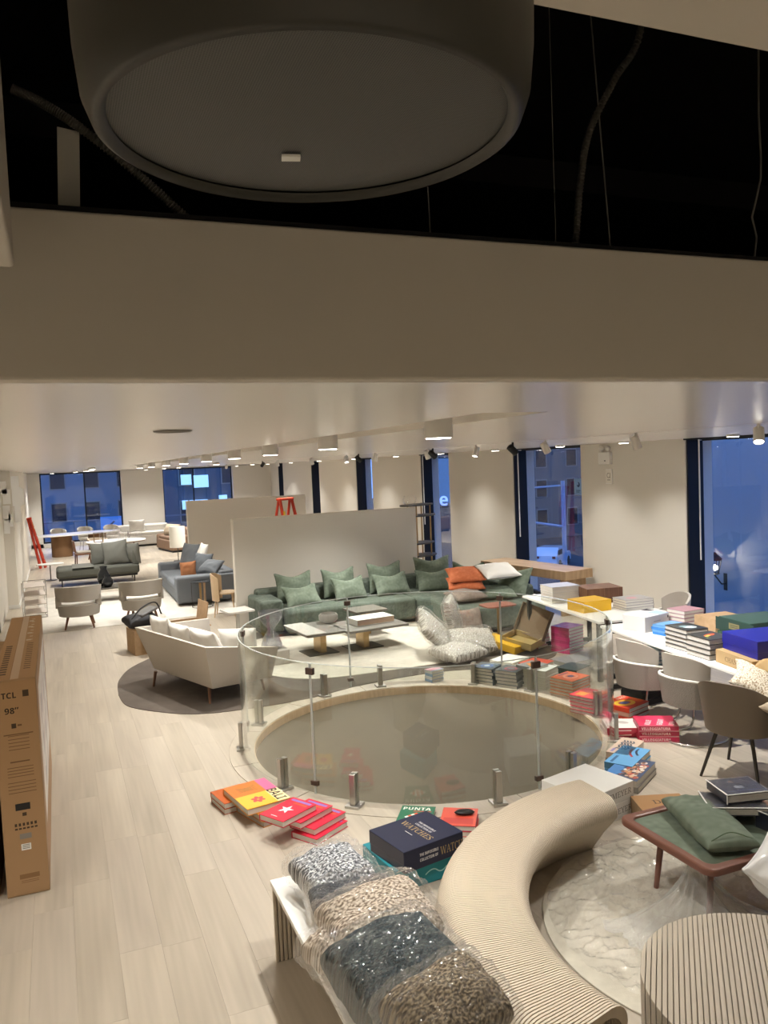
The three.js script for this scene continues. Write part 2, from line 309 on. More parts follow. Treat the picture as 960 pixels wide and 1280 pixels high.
function trackSpot(x, z, black, tx, tz, label, group, cd = LIGHT) {
  const t = thing('track_spotlight', label, 'spotlight', [x, HC, z], 0, group), m = black ? mat.black : mat.metalW;
  obj('stem', cy(0.012, 0.012, 0.05, 0, -0.05, 0, 10), m, t);
  const aim = new THREE.Vector3(tx - x, -HC, tz - z).normalize(), q = new THREE.Quaternion().setFromUnitVectors(new THREE.Vector3(0, -1, 0), aim);
  const h = obj('head', lathe([[0, 0.06], [0.036, 0.06], [0.038, -0.05], [0.034, -0.05], [0.032, -0.035]], 20).applyQuaternion(q).translate(0, -0.085, 0), m, t);
  obj('lens', cy(0.032, 0.032, 0.004, 0, -0.038, 0, 16).applyQuaternion(q).translate(0, -0.085, 0), black ? mat.steel : mat.glow, h);
  if (!black) spot(x + aim.x * 0.06, HC - 0.085 + aim.y * 0.06, z + aim.z * 0.06, cd * (z > -5 ? 0.45 : 1), 50, tx, tz);
}
for (const [z, tx, tz] of [[-4.3, 3.4, -3.2], [-5.6, 5.6, -5.4], [-6.97, 6.3, -6.9], [-8.43, 3.6, -8.2], [-9.77, 5.6, -10], [-11.66, 4.2, -12.2], [-13, 4.4, -11.6], [-15, 5.5, -16], [-17.6, 5.2, -18.6], [-23.4, 4.2, -25]]) trackSpot(4.59, z, false, tx, tz, 'small white spotlight clipped into the ceiling track', 'white track spotlights');
for (const [z, tx, tz] of [[-7.6, 8.2, -8], [-9.6, 8.2, -11], [-12.4, 8.2, -13], [-19, 3, -22]]) trackSpot(4.59, z, true, tx, tz, 'small black spotlight clipped into the ceiling track', 'black track spotlights');
single('ceiling_ring', 'dark rimmed round air valve set in the pale ceiling beside the trough', 'air valve', at(lathe([[0.0, 0], [0.062, 0.0], [0.066, -0.006], [0.074, -0.004], [0.076, 0.0]], 32), 0.44, HC - 0.001, -3.28), std(0x6d675e, 0.5));
{ // emergency lamp and sign on the pier
  const t = thing('emergency_light', 'white twin-head emergency light box high on the pier between windows', 'emergency light', [XR - 0.03, 2.52, -11.05 + 0.0]);
  t.position.z = -10.98;
  obj('box', bx(0.06, 0.2, 0.3, 0, 0, 0, 0.01), mat.metalW, t);
  for (const s of [-1, 1]) { const h = obj('lamp_head', at(lathe([[0, 0.05], [0.03, 0.05], [0.045, 0], [0.04, -0.01], [0, -0.012]], 16), 0, 0.25, s * 0.08, 0, 0, 0.9), mat.metalW, t); obj('neck', cy(0.012, 0.012, 0.05, 0, 0.2, s * 0.08, 8), mat.metalW, h); }
  obj('indicator', bx(0.004, 0.02, 0.03, -0.032, 0.05, 0.03), std(0x6b6b6b, 0.5), t);
  single('wall_sign', 'small white safety sign on the pier under the emergency light', 'sign', bx(0.012, 0.24, 0.16, XR - 0.008, 2.2, -10.92, 0.003), mat.paper);
  const tx = canvas(96, 144, (c, w, h) => { c.fillStyle = '#e9e4da'; c.fillRect(0, 0, w, h); c.strokeStyle = '#8d867b'; c.lineWidth = 7; c.beginPath(); c.arc(44, 60, 24, 0.6, 5.2); c.stroke(); c.fillStyle = '#8d867b'; c.fillRect(66, 30, 8, 62); c.fillRect(24, 104, 50, 8); });
  const pl = clean(new THREE.PlaneGeometry(0.15, 0.22)); obj('sign_print', at(pl, XR - 0.0152, 2.32, -10.92, 0, -Math.PI / 2), std(0xffffff, 0.8, { map: tx }), scene.getObjectByName('wall_sign'));
}

// ================================================================ OUTSIDE, seen through the glass
{
  const stucco = std(0x9fa3a8, 0.9, { bumpMap: rep(mottle, 0.3), bumpScale: 0.004 }), stone = std(0x6d6a68, 0.9), dark = std(0x24272c, 0.4), asphalt = std(0x33363b, 0.95), trimM = std(0x8a8780, 0.85);
  struct('street', bc(-60, 140, -6.8, -6.5, 20, -200), asphalt);
  function building(x, z, w, h, d, m, label, face, cols, rows, skip) {       // face: 'x' windows look at -x, 'z' at +z
    const b = thing('building', label, 'building', [x, -6.5, z]);
    obj('wall', bx(w, h, d, 0, 0, 0, 0.05), m, b);
    obj('roof_ledge', bx(w + 0.5, 0.4, d + 0.5, 0, h, 0), trimM, b);
    for (let r = 0; r < rows; r++) for (let c = 0; c < cols; c++) {
      if (skip && skip(c, r)) continue;
      const y = 1.4 + r * 3.3; let wn;
      if (face === 'x') { const zz = (c + 0.5) / cols * d - d / 2; wn = obj('window', [bc(-w / 2 - 0.06, -w / 2 + 0.02, y - 0.1, y, zz - 0.75, zz + 0.75), bc(-w / 2 - 0.06, -w / 2 + 0.02, y + 1.8, y + 1.92, zz - 0.75, zz + 0.75), bc(-w / 2 - 0.06, -w / 2 + 0.02, y, y + 1.8, zz - 0.75, zz - 0.65), bc(-w / 2 - 0.06, -w / 2 + 0.02, y, y + 1.8, zz + 0.65, zz + 0.75)], trimM, b); obj('glazing', bc(-w / 2 - 0.01, -w / 2 + 0.01, y, y + 1.8, zz - 0.65, zz + 0.65), dark, wn); }
      else { const xx = (c + 0.5) / cols * w - w / 2; wn = obj('window', [bc(xx - 0.75, xx + 0.75, y - 0.1, y, d / 2 + 0.06, d / 2 - 0.02), bc(xx - 0.75, xx + 0.75, y + 1.8, y + 1.92, d / 2 + 0.06, d / 2 - 0.02), bc(xx - 0.75, xx - 0.65, y, y + 1.8, d / 2 + 0.06, d / 2 - 0.02), bc(xx + 0.65, xx + 0.75, y, y + 1.8, d / 2 + 0.06, d / 2 - 0.02)], trimM, b); obj('glazing', bc(xx - 0.65, xx + 0.65, y, y + 1.8, d / 2 + 0.01, d / 2 - 0.01), dark, wn); }
    }
    return b;
  }
  building(22, -8, 8, 16, 26, stucco, 'pale rendered building across the street carrying the lit lantern', 'x', 5, 4, (c, r) => c === 0);
  building(52, -84, 24, 15, 14, stone, 'brownish building at the street corner behind the glowing letters', 'z', 6, 4, (c, r) => c < 2 && r === 1);
  building(74, -58, 16, 18, 30, std(0x7a7c80, 0.9), 'grey building behind the parked pale car', 'x', 6, 4);
  building(-3, -92, 22, 12, 12, std(0x858d95, 0.9), 'grey low building opposite the end windows, nearer the ladder side', 'z', 7, 3);
  building(18.5, -80, 19, 17, 12, std(0x585f68, 0.9), 'dark tall building opposite the end window behind the far screen', 'z', 5, 4);
  const font = await new FontLoader().loadAsync('fonts/droid/droid_sans_bold.typeface.json');
  const L = thing('hotel_letters', 'glowing pale blue letters on a post before the brownish building', 'sign', [0, 0, 0]);
  const lg = clean(new TextGeometry('tel', { font, size: 1.2, depth: 0.2, curveSegments: 4 })); obj('letter', at(lg, 33.95, -1.7, -71.7, 0, -0.45), std(0x9fb6ff, 0.5, { emissive: new THREE.Color(0.35, 0.5, 1), emissiveIntensity: 0.9 }), L);
  obj('sign_frame', at(bx(2.2, 0.15, 0.15, 0, 0, 0), 34.9, -2.0, -72.3, 0, -0.45), dark, L);
  obj('post', bx(0.2, 4.5, 0.2, 34.9, -6.5, -72.3), dark, L);
  // lantern on the pale building
  const t = thing('wall_lantern', 'lit black street lantern on a bracket of the pale building', 'lantern', [17.6, -0.95, -18.15]);
  obj('cage', [cy(0.1, 0.17, 0.03, 0, 0, 0, 6), cy(0.2, 0.2, 0.03, 0, 0.42, 0, 6), cy(0.22, 0.03, 0.2, 0, 0.45, 0, 6), ...[0, 1, 2, 3, 4, 5].map(k => rod([0.1 * Math.cos(k * 1.047), 0.02, 0.1 * Math.sin(k * 1.047)], [0.19 * Math.cos(k * 1.047), 0.43, 0.19 * Math.sin(k * 1.047)], 0.012))], mat.black, t);
  obj('bracket', [rod([0, -0.02, 0], [0.25, -0.3, 0], 0.02), rod([0.25, -0.3, 0], [0.42, -0.3, 0], 0.02), bx(0.05, 0.5, 0.14, 0.42, -0.5, 0)], mat.black, t);
  obj('bulb', new THREE.SphereGeometry(0.09, 16, 12).translate(0, 0.2, 0), std(0xffffff, 0.4, { emissive: new THREE.Color(1, 0.93, 0.8), emissiveIntensity: 6 }), t);
  const pl = new THREE.PointLight(new THREE.Color(1, 0.85, 0.62), 4, 0, 2); pl.position.set(17.5, -0.72, -18.15); pl.castShadow = true; scene.add(pl);
  // shrubs at the foot of the pale building are a mass of leaves
  // parked car
  const car = thing('parked_car', 'pale estate car parked on the street beyond the console window', 'car', [38.3, -6.5, -57.5], 0.72);
  const body = new THREE.Shape(); [[-2.3, 0.35], [2.3, 0.35], [2.3, 0.8], [2.1, 1.0], [1.0, 1.08], [0.3, 1.62], [-1.7, 1.66], [-2.25, 1.05]].forEach((p, i) => i ? body.lineTo(...p) : body.moveTo(...p)); body.closePath();
  const paintM = phy(0xc6d2e0, 0.3, { clearcoat: 1 });
  obj('body', clean(new THREE.ExtrudeGeometry(body, { depth: 1.7, bevelEnabled: true, bevelSize: 0.06, bevelThickness: 0.06, bevelSegments: 2 }).translate(0, 0, -0.85)), paintM, car);
  obj('window', [bc(-1.9, -0.75, 1.08, 1.5, -0.93, 0.93), bc(-0.65, 0.3, 1.08, 1.48, -0.93, 0.93)], dark, car);
  for (const [x, z] of [[-1.45, 0.85], [-1.45, -0.85], [1.4, 0.85], [1.4, -0.85]]) obj('wheel', at(cy(0.34, 0.34, 0.22, 0, -0.11, 0, 20), x, 0.34, z, Math.PI / 2), mat.rubber, car);
  obj('tail_lamp', [bc(-2.4, -2.34, 0.85, 1.05, 0.55, 0.8), bc(-2.4, -2.34, 0.85, 1.05, -0.8, -0.55)], std(0x7a1f1a, 0.3), car);
  const sp = thing('traffic_post', 'pale blue-grey street post with cross arm beyond the console window', 'post', [29.5, -6.5, -43]);
  obj('shaft', cy(0.16, 0.12, 7.6, 0, 0, 0, 12), std(0x8fa0b4, 0.6), sp); obj('arm', [rod([-0.2, 7.3, 0], [-7, 7.1, -1.5], 0.06), rod([0, 4.7, 0], [-7, 6, -1.5], 0.09)], std(0x8fa0b4, 0.6), sp);
  const rl = thing('street_railing', 'pale metal railing along the street beyond the end windows', 'railing', [3, -6.5, -62]);
  obj('rail', [bc(-6, 16, 5.9, 6.0, 0, 0.08), bc(-6, 16, 4.3, 4.4, 0, 0.08), bc(-6, 16, 0, 4.2, -0.2, 0)], std(0x69727c, 0.7), rl);
  for (let k = 0; k < 12; k++) obj('baluster', bc(-6 + k * 2, -5.92 + k * 2, 4.2, 6.0, 0, 0.08), std(0x69727c, 0.7), rl);
  const sg = thing('chevron_board', 'bright blue backlit board with a dark chevron standing behind the end window', 'sign', [2.05 - 0.05, 0, -34.6]);
  obj('panel', bc(-0.42, 0.42, 0.16, 1.0, 0, 0.02), std(0x2f6bd0, 0.6, { emissive: new THREE.Color(0.05, 0.2, 0.75), emissiveIntensity: 0.5 }), sg);
  obj('chevron', [at(bx(0.3, 0.06, 0.01), 0.02, 0.68, 0.026, 0, 0, 0.7), at(bx(0.3, 0.06, 0.01), 0.02, 0.5, 0.026, 0, 0, -0.7)], std(0x143b86, 0.6), sg);
  obj('foot', bc(-0.3, 0.3, 0.0, 0.16, -0.1, 0.1), dark, sg);
  for (const [x, y, w, h, l] of [[9.6, 1.5, 0.9, 0.9, 'glowing square shop sign on the dark tall building'], [10.9, 1.2, 1.3, 1.1, 'widest glowing shop sign on the dark tall building'], [10.6, -0.6, 1.6, 0.7, 'low glowing shop sign on the dark tall building'], [12.8, -0.9, 0.7, 1.3, 'upright glowing shop sign on the dark tall building'], [9.4, -0.7, 0.5, 0.8, 'smallest glowing shop sign on the dark tall building']])
    single('shop_sign', l, 'sign', bx(w, h, 0.2, x + 1.2, y, -73.75), std(0xbfe0ff, 0.5, { emissive: new THREE.Color(0.45, 0.8, 1), emissiveIntensity: 0.8 }), 'shop signs on the dark building');
  single('window_ledge', 'narrow stone ledge outside under the end windows', 'ledge', bc(-1.5, 9, -0.35, 0.0, -33.9, -35), stone);
  const ps = single('window_poster', 'small pale blue notice stuck to the console window pane', 'poster', bc(XR + 0.24, XR + 0.244, 1.98, 2.28, -12.0, -12.24), std(0x8fb4e6, 0.7));
  obj('poster_print', at(clean(new THREE.PlaneGeometry(0.22, 0.28)), XR + 0.2385, 2.13, -12.12, 0, -Math.PI / 2), std(0xffffff, 0.7, { map: canvas(64, 80, (c, w, h) => { c.fillStyle = '#7fa8dd'; c.fillRect(0, 0, w, h); c.fillStyle = '#1e3c74'; c.beginPath(); c.arc(34, 30, 13, 0, 7); c.fill(); c.fillStyle = '#7fa8dd'; c.beginPath(); c.arc(28, 26, 7, 0, 7); c.fill(); c.fillStyle = '#3a5c96'; c.fillRect(14, 58, 36, 4); c.fillRect(14, 66, 28, 4); }) }), ps);
}

// ================================================================ UNDER THE CEILING
{
  const t = thing('pendant_speaker', 'large dark grey round loudspeaker with perforated grille under the upper ceiling', 'loudspeaker', [0.157, 2.9, -0.482]);
  const body = phy(0x3c3b36, 0.45, { specularIntensity: 0.6 });
  obj('body', lathe([[0.122, 0.006], [0.126, 0.0], [0.131, 0.003], [0.136, 0.016], [0.1385, 0.04], [0.14, 0.09], [0.14, 0.232], [0.12, 0.24], [0.0, 0.24]], 96), body, t);
  const holes = data(128, (x, y) => { const u = (x * 8) % 1 - 0.5, w = (y * 8) % 1 - 0.5; return [Math.hypot(u, w) < 0.3 ? 20 : 220]; }, false);
  const gc = data(128, (x, y) => { const u = (x * 8) % 1 - 0.5, w = (y * 8) % 1 - 0.5; return Math.hypot(u, w) < 0.3 ? [56, 56, 53] : [84, 84, 80]; });
  const g = lathe([[0, 0.0035], [0.06, 0.004], [0.123, 0.0075]], 96); boxUV(g);
  obj('grille', g, std(0xffffff, 0.6, { map: rep(gc, 90), bumpMap: rep(holes, 90), bumpScale: 0.0002 }), t);
  obj('badge', at(bx(0.0125, 0.0015, 0.009), -0.002, 0.001, -0.04, 0, -0.25), std(0xe4e2da, 0.4), t);
  obj('mount', cy(0.05, 0.05, 0.02, 0, 0.238, 0), mat.black, t);
  t.scale.set(0.97, 0.97, 0.97); t.position.y = 2.899;
}
{
  const WIRES = [[1.38, 3.055, -1.75],
    [[1.5, 5.35, -1.75], [1.479, 3.789, -1.75], [1.393, 3.656, -1.75], [1.307, 3.506, -1.75], [1.279, 3.384, -1.75], [1.261, 3.238, -1.75], [1.25, 3.07, -1.75]],
    [[-0.03, 3.45, -1.75], [0.018, 3.431, -1.75], [0.089, 3.39, -1.75], [0.199, 3.306, -1.75], [0.291, 3.225, -1.75], [0.45, 3.07, -1.75]],
    [[1.89, 5.35, -1.75], [1.887, 3.776, -1.75], [1.884, 3.634, -1.75], [1.888, 3.45, -1.75], [1.854, 3.34, -1.75], [1.87, 3.29, -1.75], [1.86, 3.226, -1.75], [1.86, 3.06, -1.75]]];
  const wm = std(0x8b867c, 0.6), fm = std(0x77736b, 0.45, { metalness: 0.5 });
  const flex = pts => { const c = new THREE.CatmullRomCurve3(pts.map(p => new THREE.Vector3(...p))); const gs = [clean(new THREE.TubeGeometry(c, 60, 0.008, 8))]; for (let k = 0; k < 90; k++) { const p = c.getPoint(k / 90), q = c.getTangent(k / 90); const r = clean(new THREE.TorusGeometry(0.0084, 0.002, 5, 10)); r.applyQuaternion(new THREE.Quaternion().setFromUnitVectors(new THREE.Vector3(0, 0, 1), q)); gs.push(r.translate(p.x, p.y, p.z)); } return gs; };
  single('hanger_wire', 'thin straight steel hanger wire crossing the ribbed conduit in the ceiling gap', 'wire', rod([1.21, 5.35, -1.75], WIRES[0], 0.002), wm);
  single('flexible_conduit', 'grey ribbed flexible conduit curving down beside a steel wire', 'conduit', flex(WIRES[1]), fm);
  single('flexible_conduit', 'grey ribbed flexible conduit running over the fascia beside the pale strap', 'conduit', flex(WIRES[2]), fm);
  single('cable_strap', 'pale folded strap hanging from the ribbed conduit', 'strap', [at(bx(0.042, 0.34, 0.003), 0.05, 3.05, -1.76, 0, 0.2, -0.05)], std(0xd8d2c4, 0.8));
  single('hanger_wire', 'thin twisted hanger wire near the end of the ceiling gap', 'wire', tube(WIRES[3], 0.003, 40, 6), wm);
  single('hanger_wire', 'faint vertical wire hanging behind the ribbed conduit', 'wire', rod([1.235, 5.35, -1.8], [1.235, 3.05, -1.8], 0.0012), wm);
  single('hanger_wire', 'short thin wire standing behind the loudspeaker rim', 'wire', rod([0.855, 3.05, -1.75], [0.85, 3.34, -1.75], 0.0016), wm);
  single('blue_pipe', 'small dark blue plastic pipe end lying in the ceiling gap', 'pipe', at(cy(0.05, 0.05, 0.2, 0, -0.1, 0, 16), -0.06, 3.12, -1.85, 0, 0, 1.2), std(0x14306a, 0.6));
}

// ================================================================ GLASS BALUSTRADE
{
  const t = thing('glass_balustrade', 'curved clear glass balustrade with steel feet around the floor opening', 'balustrade', [RC[0], 0, RC[1]]);
  const R = 1.80, top = 1.12;
  for (let k = 0; k < 6; k++) {
    const a0 = (145 + 60 * k) * D, a1 = (205 + 60 * k) * D;                   // angle from +x toward +z
    const s = sector(R - 0.006, R + 0.006, -a1 + 0.006, -a0 - 0.006);
    const p = obj('glass_panel', plate(s, top - 0.05, 0.05, 0, 40), mat.clear, t);
    obj('polished_edge', plate(s, 0.006, top, 0.001, 40), phy(0xe6ebe8, 0.12, { transmission: 0.55, thickness: 0 }), p);
    const x = R * Math.cos(a0), z = R * Math.sin(a0);
    obj('joint_strip', rod([x, 0.05, z], [x, top, z], 0.011, 0.011, 8), phy(0xd9dcda, 0.2, { transmission: 0.35, thickness: 0 }), t);
    obj('clamp', at(bx(0.035, 0.055, 0.075, 0, 0, 0, 0.006), x, top - 0.09, z, 0, -a0), std(0x6a5a54, 0.3, { metalness: 0.8 }), t);
    obj('clamp', at(bx(0.035, 0.04, 0.07, 0, 0, 0, 0.006), x, 0.12, z, 0, -a0), std(0x6a5a54, 0.3, { metalness: 0.8 }), t);
    for (const o of [-11.5, 12]) {
      const a = a0 + o * D, f = obj('foot', [at(bx(0.034, 0.25, 0.05, -0.024, 0.02, 0, 0.005), R * Math.cos(a), 0, R * Math.sin(a), 0, -a), at(bx(0.034, 0.25, 0.05, 0.024, 0.02, 0, 0.005), R * Math.cos(a), 0, R * Math.sin(a), 0, -a)], mat.steel, t);
      obj('foot_plate', at(bx(0.13, 0.022, 0.12, 0, 0.003, 0, 0.004), R * Math.cos(a), 0, R * Math.sin(a), 0, -a), mat.steel, f);
    }
  }
}

// ================================================================ SLATTED BENCHES
const arcC = [3.28, -2.97];
{
  const t = thing('curved_bench', 'curved bench of many thin pale wood slats beside the plastic covered rug', 'bench', [arcC[0], 0, arcC[1]]);
  const outl = (e) => { // outline in (r, y), inset by e
    const o = [], ro = 1.755 - e, ri = 1.265 + e, h = 0.45 - e, arc = (cx, cyy, rx, ry, a, b, n) => { for (let k = 0; k <= n; k++) { const q = a + (b - a) * k / n; o.push([cx + rx * Math.cos(q), cyy + ry * Math.sin(q)]); } };
    o.push([ro + 0.1, 0.0], [ro + 0.05, 0.16]); arc(ro - 0.13, h - 0.12, 0.13, 0.12, 0, Math.PI / 2, 7); arc(ri + 0.1, h - 0.09, 0.1, 0.09, Math.PI / 2, Math.PI * 1.12, 7); o.push([ri + 0.15, 0.17], [ri + 0.28, 0.0]); return o;
  };
  const prism = (e, th, half, steps) => {
    const a = outl(e), b = outl(e + th).reverse(), prof = a.concat(b), n = prof.length, pos = [];
    const P = (i, ang) => { const [r, y] = prof[i % n]; return [-r * Math.sin(ang), y, -r * Math.cos(ang)]; };
    for (let s = 0; s < steps; s++) { const p0 = -half + 2 * half * s / steps, p1 = -half + 2 * half * (s + 1) / steps; for (let i = 0; i < n; i++) { const A = P(i, p0), B = P(i + 1, p0), C = P(i + 1, p1), Q = P(i, p1); pos.push(...A, ...C, ...B, ...A, ...Q, ...C); } }
    const tri = THREE.ShapeUtils.triangulateShape(prof.map(p => new THREE.Vector2(...p)), []);
    for (const [i, j, k] of tri) { pos.push(...P(i, -half), ...P(j, -half), ...P(k, -half), ...P(i, half), ...P(k, half), ...P(j, half)); }
    const g = new THREE.BufferGeometry(); g.setAttribute('position', new THREE.Float32BufferAttribute(pos, 3)); g.computeVertexNormals(); return boxUV(clean(toCreasedNormals(g, 0.7)));
  };
  const n = 176, f0 = 1 * D, f1 = 105 * D, st = (f1 - f0) / n, slat = prism(0, 0.035, st * 0.33, 1);
  for (let k = 0; k < n; k++) { const o = obj('slat', slat, mat.bench, t); o.rotation.y = f0 + st * (k + 0.5); }
  const core = prism(0.011, 0.02, (f1 - f0) / 2 - st * 0.3, 90); const c = obj('core', core, mat.bench, t); c.rotation.y = (f0 + f1) / 2;
}
{
  const roundWoodShaded = wood(0xb0a391, 12, 27);  // bench wood made darker: the shade it stands in is in the colour
  const t = thing('round_bench', 'rounded bench end of pale ribbed wood slats beside the white bag', 'bench', [2.69, 0, -2.44], -0.72);
  const r = 0.57, n = 50;
  for (let k = 0; k < n; k++) {
    const s = -0.555 + 1.11 * k / (n - 1), y = 0.452 - 0.022 * Math.cos(s / r * Math.PI * 0.5), sh = new THREE.Shape();
    const xs = [s - 0.0098, s, s + 0.0098].map(x => Math.max(-r + 0.002, Math.min(r - 0.002, x))), c = x => Math.sqrt(r * r - x * x);
    xs.forEach((x, q) => q ? sh.lineTo(x, c(x)) : sh.moveTo(x, c(x))); xs.slice().reverse().forEach(x => sh.lineTo(x, -c(x))); sh.closePath();
    obj('slat', plate(sh, y, 0, 0.003, 2), roundWoodShaded, t);
  }
  obj('core', [lathe([[0, 0], [r - 0.02, 0], [r - 0.015, 0.32], [r - 0.08, 0.41], [0, 0.415]], 48)], roundWoodShaded, t);
}
{
  const t = thing('straight_bench', 'straight white-topped bench carrying plastic wrapped cushions', 'bench', [0, 0, 0]);
  const x0 = 0.95, x1 = 1.41, zf = -4.26, zn = -2.05;
  obj('top', bc(x0, x1, 0.422, 0.45, zf, zn, 0.004), mat.whiteTop, t);
  obj('end_panel', bc(x0 + 0.012, x1 - 0.012, 0, 0.422, zf + 0.004, zf + 0.02), mat.bench, t);
  obj('end_panel', bc(x0 + 0.01, x1 - 0.01, 0, 0.422, zn - 0.03, zn - 0.01), mat.bench, t);
  obj('back_panel', bc(x1 - 0.03, x1 - 0.01, 0, 0.422, zf + 0.03, zn - 0.03), mat.bench, t);
  const sl = bx(0.0165, 0.422, 0.02, 0, 0, 0, 0.003, 1);
  for (let k = 0; k < 21; k++) obj('slat', sl, mat.bench, t).position.set(x0 + 0.014 + k * 0.0233, 0, zf + 0.03);
}

// ================================================================ WRAPPED CUSHIONS ON THE STRAIGHT BENCH
function wrapped(label, w, h, d, m, [x, y, z], [rx, ry, rz], sd, filmScale = 1.05) {
  const t = thing('wrapped_cushion', label, 'cushion', [x, y, z], ry, 'wrapped cushions');
  const g = pillow(w, h, d, { wr: 0.008, sd, pw: 0.26, pinch: 0.01, n: 22 }); g.translate(0, -h / 2, 0);
  obj('cover', at(g, 0, 0, 0, rx, 0, rz), m, t);
  const q = pillow(w * filmScale + 0.03, h * filmScale + 0.03, d + 0.05, { wr: 0.012, sd: sd + 5, pw: 0.24, pinch: 0.01, n: 64 }); q.translate(0, -(h * filmScale + 0.03) / 2, 0);
  const p = q.attributes.position; for (let i = 0; i < p.count; i++) { const a = noise.noise(p.getX(i) * 24 + sd, p.getY(i) * 24, sd) * 0.008 + Math.pow(1 - Math.abs(noise.noise(p.getX(i) * 17 + sd, p.getY(i) * 30 + p.getX(i) * 9, sd + 3)), 6) * 0.016 * Math.sign(p.getZ(i)); p.setZ(i, p.getZ(i) + a); } q.computeVertexNormals();
  obj('plastic_wrap', at(q, 0, 0, 0, rx, 0, rz), mat.film, t);
  return t;
}
const K = { bw: knit(0x2c3038, 0xd4d6d8, 16, 0.55), char: knit(0x3a3d42, 0x4d5157, 20, 0.4), leo: knit(0x6a5a4a, 0xcdbfae, 15, 0.66), teal: knit(0x17232a, 0x2e4147, 18, 0.4), herr: knit(0x453a2e, 0x96876f, 16, 0.5), silver: knit(0x8f887e, 0xe0dbd2, 13, 0.5), cream: knit(0xa08b70, 0xe6dccb, 12, 0.75) };
wrapped('black and white bouclé cushion in clear plastic on the white-topped bench', 0.36, 0.32, 0.2, K.bw, [1.22, 0.56, -3.98], [-1.45, 0.2, 0], 1);
wrapped('plain charcoal cushion in clear plastic between two patterned cushions', 0.42, 0.2, 0.17, K.char, [1.24, 0.545, -3.7], [-1.3, -0.1, 0], 2);
wrapped('large beige leopard-flecked cushion in clear plastic on the white-topped bench', 0.5, 0.34, 0.26, K.leo, [1.25, 0.6, -3.38], [-1.3, 0.12, 0.05], 3);
wrapped('small tan flecked cushion in clear plastic at the bench edge', 0.2, 0.24, 0.16, K.leo, [1.02, 0.54, -3.34], [-1.4, 0.5, 0], 4);
wrapped('dark teal knitted round cushion in clear plastic', 0.5, 0.46, 0.3, K.teal, [1.18, 0.61, -2.96], [-1.35, 0.2, 0], 5);
wrapped('brown herringbone knitted cushion in clear plastic, beside the dark teal one', 0.42, 0.3, 0.28, K.herr, [1.22, 0.66, -2.62], [-1.2, 0.25, 0.05], 6);

// ================================================================ ROUND RUG, PLASTIC SHEET, GREEN TABLE
single('round_rug', 'pale round rug under crumpled clear plastic sheet', 'rug', plate(ellipse(1.06, 1.06, 3.42, -3.45), 0.012, 0.0, 0.004, 64), fabric(0xd2cbbd, { map: rep(tint(0xcac3b3, 12, 8, 8, 4), 1), color: 0xffffff }));
{
  const n = 150, pos = [], idx = [], uv = [], cx = 3.38, cz = -3.5;
  const H = (x, z) => { const d = Math.hypot(x - cx, z - cz); let y = 0.016 + 0.013 * (1 + noise.noise(x * 9, z * 9, 4)) + 0.008 * (1 + noise.noise(x * 22, z * 22, 7)) + 0.02 * Math.max(0, noise.noise(x * 3, z * 3, 1)) + 0.018 * Math.pow(1 - Math.abs(noise.noise(x * 7 + z * 3, z * 9, 2)), 7) + 0.01 * Math.pow(1 - Math.abs(noise.noise(x * 16, z * 19 - x * 6, 6)), 6);
    return y; };
  for (let j = 0; j <= n; j++) for (let i = 0; i <= n; i++) {
    const u = i / n * 2 - 1, v = j / n * 2 - 1, x = cx + 0.97 * u * Math.sqrt(1 - v * v / 2), z = cz + 0.97 * v * Math.sqrt(1 - u * u / 2);
    pos.push(x, H(x, z), z); uv.push(x, z);
    if (i < n && j < n) { const a = j * (n + 1) + i; idx.push(a, a + n + 1, a + 1, a + 1, a + n + 1, a + n + 2); }
  }
  const g = new THREE.BufferGeometry(); g.setAttribute('position', new THREE.Float32BufferAttribute(pos, 3)); g.setAttribute('uv', new THREE.Float32BufferAttribute(uv, 2)); g.setIndex(idx); g.computeVertexNormals();
  single('plastic_sheet', 'crumpled clear plastic sheet spread over the round rug', 'plastic sheet', g, mat.film);
  // gathered film hanging from the green-topped table and spreading over the floor
  const dp = [], di = [], du = [], nu = 64, nv = 28;
  for (let j = 0; j <= nv; j++) for (let i = 0; i <= nu; i++) {
    const f = j / nv, a = -1.9 + 2.9 * i / nu, fold = noise.noise(i * 0.34, 3, f * 1.4) * 0.5 + noise.noise(i * 0.8, 9, f * 2) * 0.25;
    const r = 0.05 + 0.5 * Math.pow(f, 1.9) * (1 + 0.35 * noise.noise(i * 0.1, 5, 2)) + fold * (0.05 + 0.12 * f), y = 0.045 + 0.335 * Math.pow(1 - f, 1.5) + Math.abs(fold) * 0.05 * f;
    dp.push(3.27 + r * Math.sin(a), y, -3.55 + r * Math.cos(a) * 0.9); du.push(i / 20, f);
    if (i < nu && j < nv) { const q = j * (nu + 1) + i; di.push(q, q + nu + 1, q + 1, q + 1, q + nu + 1, q + nu + 2); }
  }
  const dg = new THREE.BufferGeometry(); dg.setAttribute('position', new THREE.Float32BufferAttribute(dp, 3)); dg.setAttribute('uv', new THREE.Float32BufferAttribute(du, 2)); dg.setIndex(di); dg.computeVertexNormals();
  single('plastic_drape', 'gathered clear plastic film hanging from the edge of the green-topped table', 'plastic film', dg, mat.milky);
}
